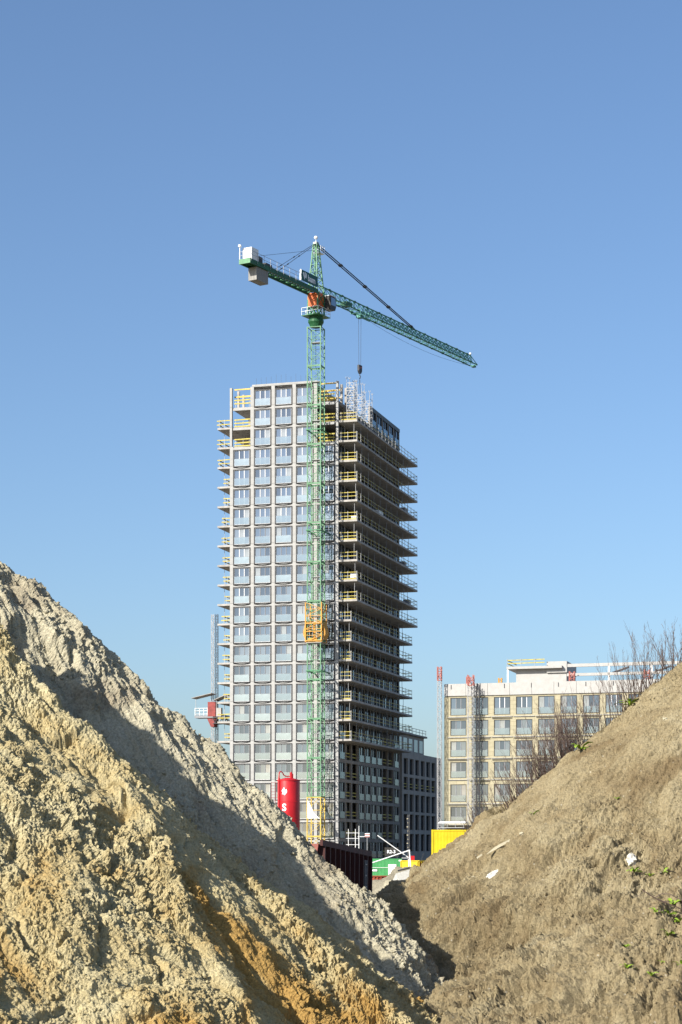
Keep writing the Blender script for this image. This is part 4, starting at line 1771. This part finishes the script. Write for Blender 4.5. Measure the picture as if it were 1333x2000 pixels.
# scaffold of white tubes and striped board at the foot of the tower
sf = thing('tube_scaffold', 'white tube scaffold above the dark red container at the foot of the tower', 'scaffold', (.95, 255, 0))
b = MB()
for x in (0, .9, 1.35):
    b.tube((x, 0, 0), (x, 0, 6.5 + .4 * (x > 1)), .035, .035, 6)
    b.tube((x, 1.5, 0), (x, 1.5, 6.0), .035, .035, 6)
b.build('standards', 'white_paint', sf)
b = MB()
for z in (3.9, 4.5, 5.3, 6.0):
    b.tube((-.3, 0, z), (1.4, 0, z), .035, .035, 6)
    b.tube((0, 0, z), (0, 1.5, z), .03, .03, 6)
b.build('ledgers', 'white_paint', sf)
sb_ = thing('striped_board', 'red and white striped board fixed above the tube scaffold', 'sign', (3.05, 255, 5.45))
for q in range(4):
    MB().box(0, .62, -.02, .02, q * .13, q * .13 + .125).build('stripe', 'white_paint' if q % 2 else 'pale_red', sb_)
MB().box(-.9, 0.0, .03, .07, .05, .12).build('fixing_tube', 'white_paint', sb_)
MB().box(.25, .33, .025, .085, -5.45, .5).build('post', 'galvanised', sb_)

# white tube tripod
tp = thing('white_pole_frame', 'slanting white poles of a tripod frame between the heaps', 'frame', (0, 180, 0))
Q = lambda u, v, Y=180.: Vector(((u - 666.5) / 3889 * Y, Y - 180, 3.5 + (1665 - v) / 3889 * Y))
a_ = Vector((2.77, 0, 2.55))
c_ = Vector((6.20, 0, 3.70))
MB().tube(a_, c_, .05, .05, 8).build('pole', 'white_paint', tp)
MB().tube((3.3, .3, 5.05), (6.1, .3, 3.05), .042, .042, 8).build('pole', 'white_paint', tp)
MB().tube((6.18, 0, 3.75), (6.45, -.2, .0), .06, .06, 8).build('leg', 'white_paint', tp)
MB().tube((2.77, 0, 2.6), (2.75, 0, 0), .045, .045, 8).build('leg', 'white_paint', tp)
MB().tube((6.1, .3, 3.1), (6.3, .9, 0), .045, .045, 8).build('leg', 'white_paint', tp)
MB().box(5.5, 6.3, .25, .9, 2.95, 3.05).build('bracket', 'galvanised', tp)
# slim cable mast
lm = lattice_mast('slim lattice mast with painted lit specks standing before the dark block', (9.1, 268, 0), .22, 8.6, 8.6, name='slim_mast', body='dark_steel')
for q in range(9):
    MB().box(-.22 + .12 * (q % 2), -.02, -.18, -.13, 3.6 + q * .55, 3.68 + q * .55).build('lit_speck', 'cream_board', lm)  # cream slips stand in for lit bits of the lattice, no lamps fitted
# lettered board
lb = thing('lettered_site_board', 'dark site board lettered R2-3 at the foot of the tower', 'sign', (6.35, 276, 2.6), R(-4))
MB().box(-.3, 1.6, 0, .05, .4, 1.6).build('panel', 'anthracite', lb)
for x in (-.2, 1.4):
    MB().box(x, x + .08, .05, .13, -2.6, 1.5).build('post', 'dark_steel', lb)
t = put('lettering', text_mesh('lettering', 'R2-3', .62, 'print_white'), lb, (.02, -.012, .8))
t.rotation_euler = (R(90), 0, 0)
# red roofed vehicle peeking over
rv = thing('red_site_tank', 'small red box tank peeking over the yellow ribbed container', 'tank', (9.45, 268, 0))
MB().box(-.45, .45, 0, .9, 1.6, 3.05).build('tank', 'red_paint', rv)
MB().box(-.4, .4, .05, .85, 0, 1.595).build('stand', 'dark_steel', rv)
MB().bar((1.0, .3, 1.6), (1.7, .3, 3.4), .06).build('handle', 'dark_steel', rv)

# ================================================================ small grey heap beyond the gap
def base_small(X, Y):
    h = ridge(X + .6 * fbm(X * .4, Y * .4, 201, 2), Y, (4.25, 120, 2.75), (6.5, 121.5, 2.5), .66, .5)
    return h + .35 * fbm(X * .7, Y * .7, 202, 4)


small_heap, BV_S = height_mesh('small_grey_heap', axis((-4, 15, .16)), axis((110, 132, .2)), base_small,
                               lambda X, Y, H: .22 * fbm(X * 1.5, Y * 1.5, 203, 4) + lumps(X, Y, .5, 204, .2, .6, .6) * .5, ['soil_grey'], -.4)


# ================================================================ bare shrubs along the crest of the right heap
def grow(rs, stems, height, lean, spread, twigs=10, rad=.0085):
    """bare rods fanning out of one stool; returns stems and twigs as two meshes"""
    A, B = MB(), MB()
    for s in range(int(stems * 1.35)):
        a = rs.uniform(0, 2 * math.pi)
        out = rs.uniform(.05, spread)
        h = height * .92 * rs.uniform(.35, 1.0)
        p = Vector((rs.gauss(0, .20), rs.uniform(-.15, .15), -.12))
        p.z += .75 * p.x
        d = Vector((math.cos(a) * out + lean, math.sin(a) * out * .8, 1)).normalized()
        n = 7
        pts = [p.copy()]
        for k in range(n):
            d = (d + Vector((rs.uniform(-.17, .17), rs.uniform(-.17, .17), .06 + rs.uniform(-.08, .08)))).normalized()
            p = p + d * (h / n)
            pts.append(p.copy())
        r0 = rad * rs.uniform(.7, 1.35)
        for k in range(n):
            A.tube(pts[k], pts[k + 1], r0 * (1 - k / n * .8), r0 * (1 - (k + 1) / n * .8), 4, False)
        for q in range(twigs):
            u = rs.uniform(.3, .97)
            i = min(n - 1, int(u * n))
            b = pts[i].lerp(pts[i + 1], u * n - i)
            dv = (pts[i + 1] - pts[i]).normalized()
            aa = rs.uniform(0, 2 * math.pi)
            e = (dv + Vector((math.cos(aa), math.sin(aa), .15)) * rs.uniform(.35, .7)).normalized()
            L = h * rs.uniform(.08, .26) * (1.15 - u * .6)
            m1 = b + e * L * .5
            e2 = (e + Vector((rs.uniform(-.2, .2), rs.uniform(-.2, .2), .25))).normalized()
            B.tube(b, m1, r0 * .42, r0 * .33, 3, False)
            B.tube(m1, m1 + e2 * L * .5, r0 * .33, r0 * .16, 3, False)
            if rs.uniform(0, 1) < .5:
                e3 = (e + Vector((rs.uniform(-.6, .6), rs.uniform(-.6, .6), .3))).normalized()
                B.tube(m1, m1 + e3 * L * .4, r0 * .28, r0 * .15, 3, False)
    return A, B


shrubs = [  # x, y, stems, height, lean, spread, label
    (4.75, 62.2, 12, 1.5, -.55, .35, 'lowest bare shrub on the crest, thin rods leaning left over the yellow block'),
    (4.2, 62.3, 9, 1.1, -.5, .4, 'tiny bare shrub at the foot of the crest beside the yellow container'),
    (5.85, 60.6, 26, 2.0, -.5, .42, 'bare shrub just left of the thick clump, rods arching left'),
    (5.45, 61.0, 28, 1.9, -.55, .40, 'bare shrub second from the bottom of the crest, rods leaning far left'),
    (6.25, 60.6, 58, 2.2, -.38, .45, 'dense bare shrub fanning left, lowest of the thick clump'),
    (6.75, 60.2, 66, 2.5, -.22, .45, 'densest bare shrub in the middle of the thick clump'),
    (7.15, 60.9, 44, 2.4, -.05, .40, 'upright bare shrub at the upper end of the thick clump'),
    (7.75, 60.8, 18, 2.1, -.30, .50, 'loose bare shrub just above the thick clump, one long rod to the left'),
    (8.45, 60.9, 16, 2.7, -.25, .35, 'tall slender bare shrub between the thick clump and the tall group'),
    (8.95, 60.8, 22, 2.7, -.16, .38, 'tallest bare shrub of the group near the right edge'),
    (9.35, 60.7, 24, 2.3, -.02, .40, 'dense reddish bare shrub right of the tallest one'),
    (9.95, 60.9, 18, 2.0, .02, .50, 'low tangled bare shrub near the right picture edge'),
    (10.5, 61.4, 10, 2.2, -.10, .40, 'bare shrub at the very right edge of the picture'),
]
for i, (x, y, ns, hh, ln, sp, lab) in enumerate(shrubs):
    rs = random.Random(40 + i)
    z, nn = drop(x, y, (BV_R,))
    o = thing('bare_shrub', lab, 'shrub', (x, y, z), 0, 'bare shrubs along the heap crest')
    A, B = grow(rs, ns, hh, ln, sp)
    A.build('stems', 'bark', o)['kind'] = 'stuff'
    B.build('twigs', 'twig', o)['kind'] = 'stuff'

# dry grass and leaf litter along the crest: nobody could count it
rs = random.Random(3)
g = MB()
for k in range(3600):
    t = rs.random()
    x = 4.2 + 6.6 * t + rs.gauss(0, .18)
    y = 60.9 + rs.gauss(0, .55) + (.8 * (1 - t))
    z, nn = drop(x, y, (BV_R,))
    L = rs.uniform(.10, .32) * (1.6 if rs.random() < .12 else 1)
    a = rs.uniform(0, 6.28)
    d = Vector((math.cos(a) * .8, math.sin(a) * .8, rs.uniform(.3, 1.1))).normalized()
    w = Vector((-math.sin(a), math.cos(a), 0)) * .007
    b = Vector((x, y, z - .01))
    n0 = len(g.v)
    tip = b + d * L + Vector((0, 0, -.15 * L))
    mid_ = b + d * L * .55 + Vector((0, 0, .05 * L))
    g.v += [tuple(b - w), tuple(b + w), tuple(mid_ + w * .8), tuple(mid_ - w * .8), tuple(tip)]
    g.f += [(n0, n0 + 1, n0 + 2, n0 + 3), (n0 + 3, n0 + 2, n0 + 4)]
o = g.build('dry_grass', 'dry_grass')
o['kind'] = 'stuff'
tag(o, 'dry grass and litter along the crest of the right heap', 'grass')


# ================================================================ green weeds
def leaf_mesh(L, w, arch):
    b = MB()
    st = [(0, .12), (.3, .75), (.62, 1.0), (.85, .7), (1.0, .05)]
    for u, k in st:
        z = arch * L * (u - u * u * .85)
        b.v += [(L * u, -w * k / 2, z + .10 * w * k), (L * u, 0, z), (L * u, w * k / 2, z + .10 * w * k)]
    for i in range(len(st) - 1):
        for j in (0, 1):
            n = i * 3 + j
            b.f.append((n, n + 3, n + 4, n + 1))
    return b


leaf_me = [leaf_mesh(1.0, .34, a).mesh('leaf', 'leaf_green') for a in (.9, .6, 1.2)]
weeds = [  # x, y, size, leaves, label
    (7.20, 43.2, .19, 9, 'largest green rosette weed above the dead branch'),
    (7.02, 42.6, .13, 9, 'green weed in the patch just under the largest rosette'),
    (7.22, 42.45, .13, 9, 'green weed at the right picture edge under the dead branch'),
    (6.70, 42.35, .10, 8, 'small green weed left of the dead branch end'),
    (6.91, 42.1, .14, 12, 'bushy green weed below the dead branch'),
    (7.15, 41.7, .12, 8, 'pale green weed lower right of the bushy one'),
    (7.34, 49.77, .17, 8, 'green weed just below the white bag ball'),
    (7.73, 49.84, .14, 7, 'green weed right of the one below the white ball'),
    (8.06, 49.66, .15, 7, 'green trailing weed near the right edge level with the white ball'),
    (5.93, 41.5, .11, 8, 'green weed under the dark hollow in the slope'),
    (5.85, 40.73, .12, 8, 'green weed hanging at the edge of the lower hollow'),
    (6.22, 39.94, .11, 8, 'small star shaped green weed near the bottom of the slope'),
    (6.64, 40.88, .10, 8, 'small green weed between the bushy weed and the star shaped one'),
    (6.87, 40.26, .14, 10, 'dense green weed at the right edge low on the slope'),
    (5.40, 55.8, .13, 6, 'lone small green weed high on the bare slope'),
    (7.10, 58.9, .26, 8, 'green leafy plant on the crest under the thick shrub clump'),
    (8.75, 60.3, .30, 10, 'green leafy plant on the crest under the tall shrubs'),
    (7.42, 53.6, .10, 6, 'tiny green weed midway up the slope'),
]
for i, (x, y, s, n, lab) in enumerate(weeds):
    rs = random.Random(90 + i)
    z, nn = drop(x, y, (BV_R,))
    o = thing('green_weed', lab, 'weed', (x, y, z + .01), 0, 'green weeds on the right heap')
    for k in range(n):
        c = put('leaf', rs.choice(leaf_me), o)
        sc = 1.6 * s * rs.uniform(.6, 1.1)
        c.scale = (sc, sc, sc)
        c.rotation_euler = (rs.uniform(-.3, .3), rs.uniform(-.5, .15), k * 2.4 + rs.uniform(-.3, .3))


# ================================================================ litter on the right heap
def crumple(name, label, x, y, axes, seed, rz, m='plastic_white', cat='plastic bag', lift=.6, tilt=0):
    rs = np.random.RandomState(seed)
    nu, nv = 18, 11
    b = MB()
    for j in range(nv):
        ph = math.pi * j / (nv - 1)
        for i in range(nu):
            th = 2 * math.pi * i / nu
            k = 1 + .16 * math.sin(3 * th + 5 * ph + seed) + .12 * math.sin(7 * th - 4 * ph) + rs.uniform(-.09, .09)
            b.v.append((axes[0] * math.sin(ph) * math.cos(th) * k, axes[1] * math.sin(ph) * math.sin(th) * k, axes[2] * math.cos(ph) * k))
    for j in range(nv - 1):
        for i in range(nu):
            b.f.append((j * nu + i, (j + 1) * nu + i, (j + 1) * nu + (i + 1) % nu, j * nu + (i + 1) % nu))
    z, nn = drop(x, y, (BV_R,))
    o = b.build(name, m, None, (x + nn.x * axes[2] * lift, y + nn.y * axes[2] * lift, z + nn.z * axes[2] * lift))
    o.rotation_euler = (0, tilt, rz)
    return tag(o, label, cat)


crumple('plastic_bag', 'long crumpled white plastic bag lying on the right heap', 4.10, 54.0, (.30, .12, .10), 4, R(8), tilt=R(-32))
crumple('plastic_ball', 'round crumpled white plastic bag high on the right heap', 7.45, 50.7, (.125, .12, .15), 9, 0)
z, nn = drop(4.35, 54.9, (BV_R,))
o = thing('broken_plank', 'pale broken plank half buried above the long white bag', 'plank', (4.35, 54.85, z + .02))
MB().poly([(-.35, 0, -.22), (-.05, 0, -.06), (.28, 0, .13), (.30, 0, .20), (-.02, 0, .04), (-.15, 0, -.04)], (0, -.05, 0)).build('board', 'cream_board', o)
MB().poly([(-.62, 0, -.30), (-.48, 0, -.20), (-.46, 0, -.24), (-.6, 0, -.34)], (0, -.05, 0)).build('splinter', 'cream_board', o)
for i, (x, y, lab) in enumerate(((5.0, 55.0, 'small pale chip of wood right of the broken plank'), (9.1, 55.8, 'pale stone high on the right part of the slope'),
                                 (3.7, 55.7, 'pale stone low on the left part of the right heap'))):
    crumple('pale_chip', lab, x, y, (.07, .05, .045), 20 + i, R(30), 'cream_board', 'stone')
# dead branch
z, nn = drop(6.85, 42.6, (BV_R,))
o = thing('dead_branch', 'forked dead branch lying among the green weeds', 'branch', (6.85, 42.6, z + .05))
b = MB()
P = [(-.42, -.02, .30), (-.25, 0, .18), (-.05, 0, .07), (.15, 0, -.01), (.38, 0, -.10), (.62, .0, -.22)]
for k in range(5):
    b.tube(P[k], P[k + 1], .012 + .008 * (k == 2), .012, 5)
b.build('main_stem', 'bark', o)
b = MB()
P = [(-.12, 0, .13), (.0, -.02, .20), (.18, -.03, .20), (.38, -.02, .10), (.58, 0, -.04)]
for k in range(4):
    b.tube(P[k], P[k + 1], .010, .008, 5)
b.tube((.0, 0, .05), (.30, -.02, .02), .008, .005, 5)
b.tube((-.36, 0, .26), (-.55, -.02, .12), .006, .004, 5)
b.build('side_branch', 'twig', o)

# boards dumped on the small heap in the gap
z, nn = drop(3.45, 117.9, (BV_S,))
o = thing('white_foam_sheet', 'white foam sheet lying on the small grey heap between the big heaps', 'sheet', (3.45, 117.7, z))
MB().poly([(-.55, -.3, -.1), (-.2, -.1, .62), (.62, .15, .85), (.52, .0, .2), (.05, -.2, .0)], (0, .08, 0)).build('sheet', 'plastic_white', o)
MB().poly([(-.1, -.115, .72), (.62, .13, .90), (.62, .13, .98), (-.1, -.115, .82)], (0, .05, 0)).build('dark_edge', 'dark_steel', o)
z, nn = drop(2.72, 117.6, (BV_S,))
o = thing('cream_board', 'cream board propped at the left foot of the white foam sheet', 'board', (2.72, 117.4, z))
MB().poly([(-.30, 0, -.05), (-.10, 0, .56), (.34, .04, .58), (.22, .02, .02), (.02, 0, -.12)], (0, .06, 0)).build('board', 'cream_board', o)
MB().tube((.05, -.04, -.1), (.62, -.02, .62), .02, .018, 5).build('stick', 'bark', o)
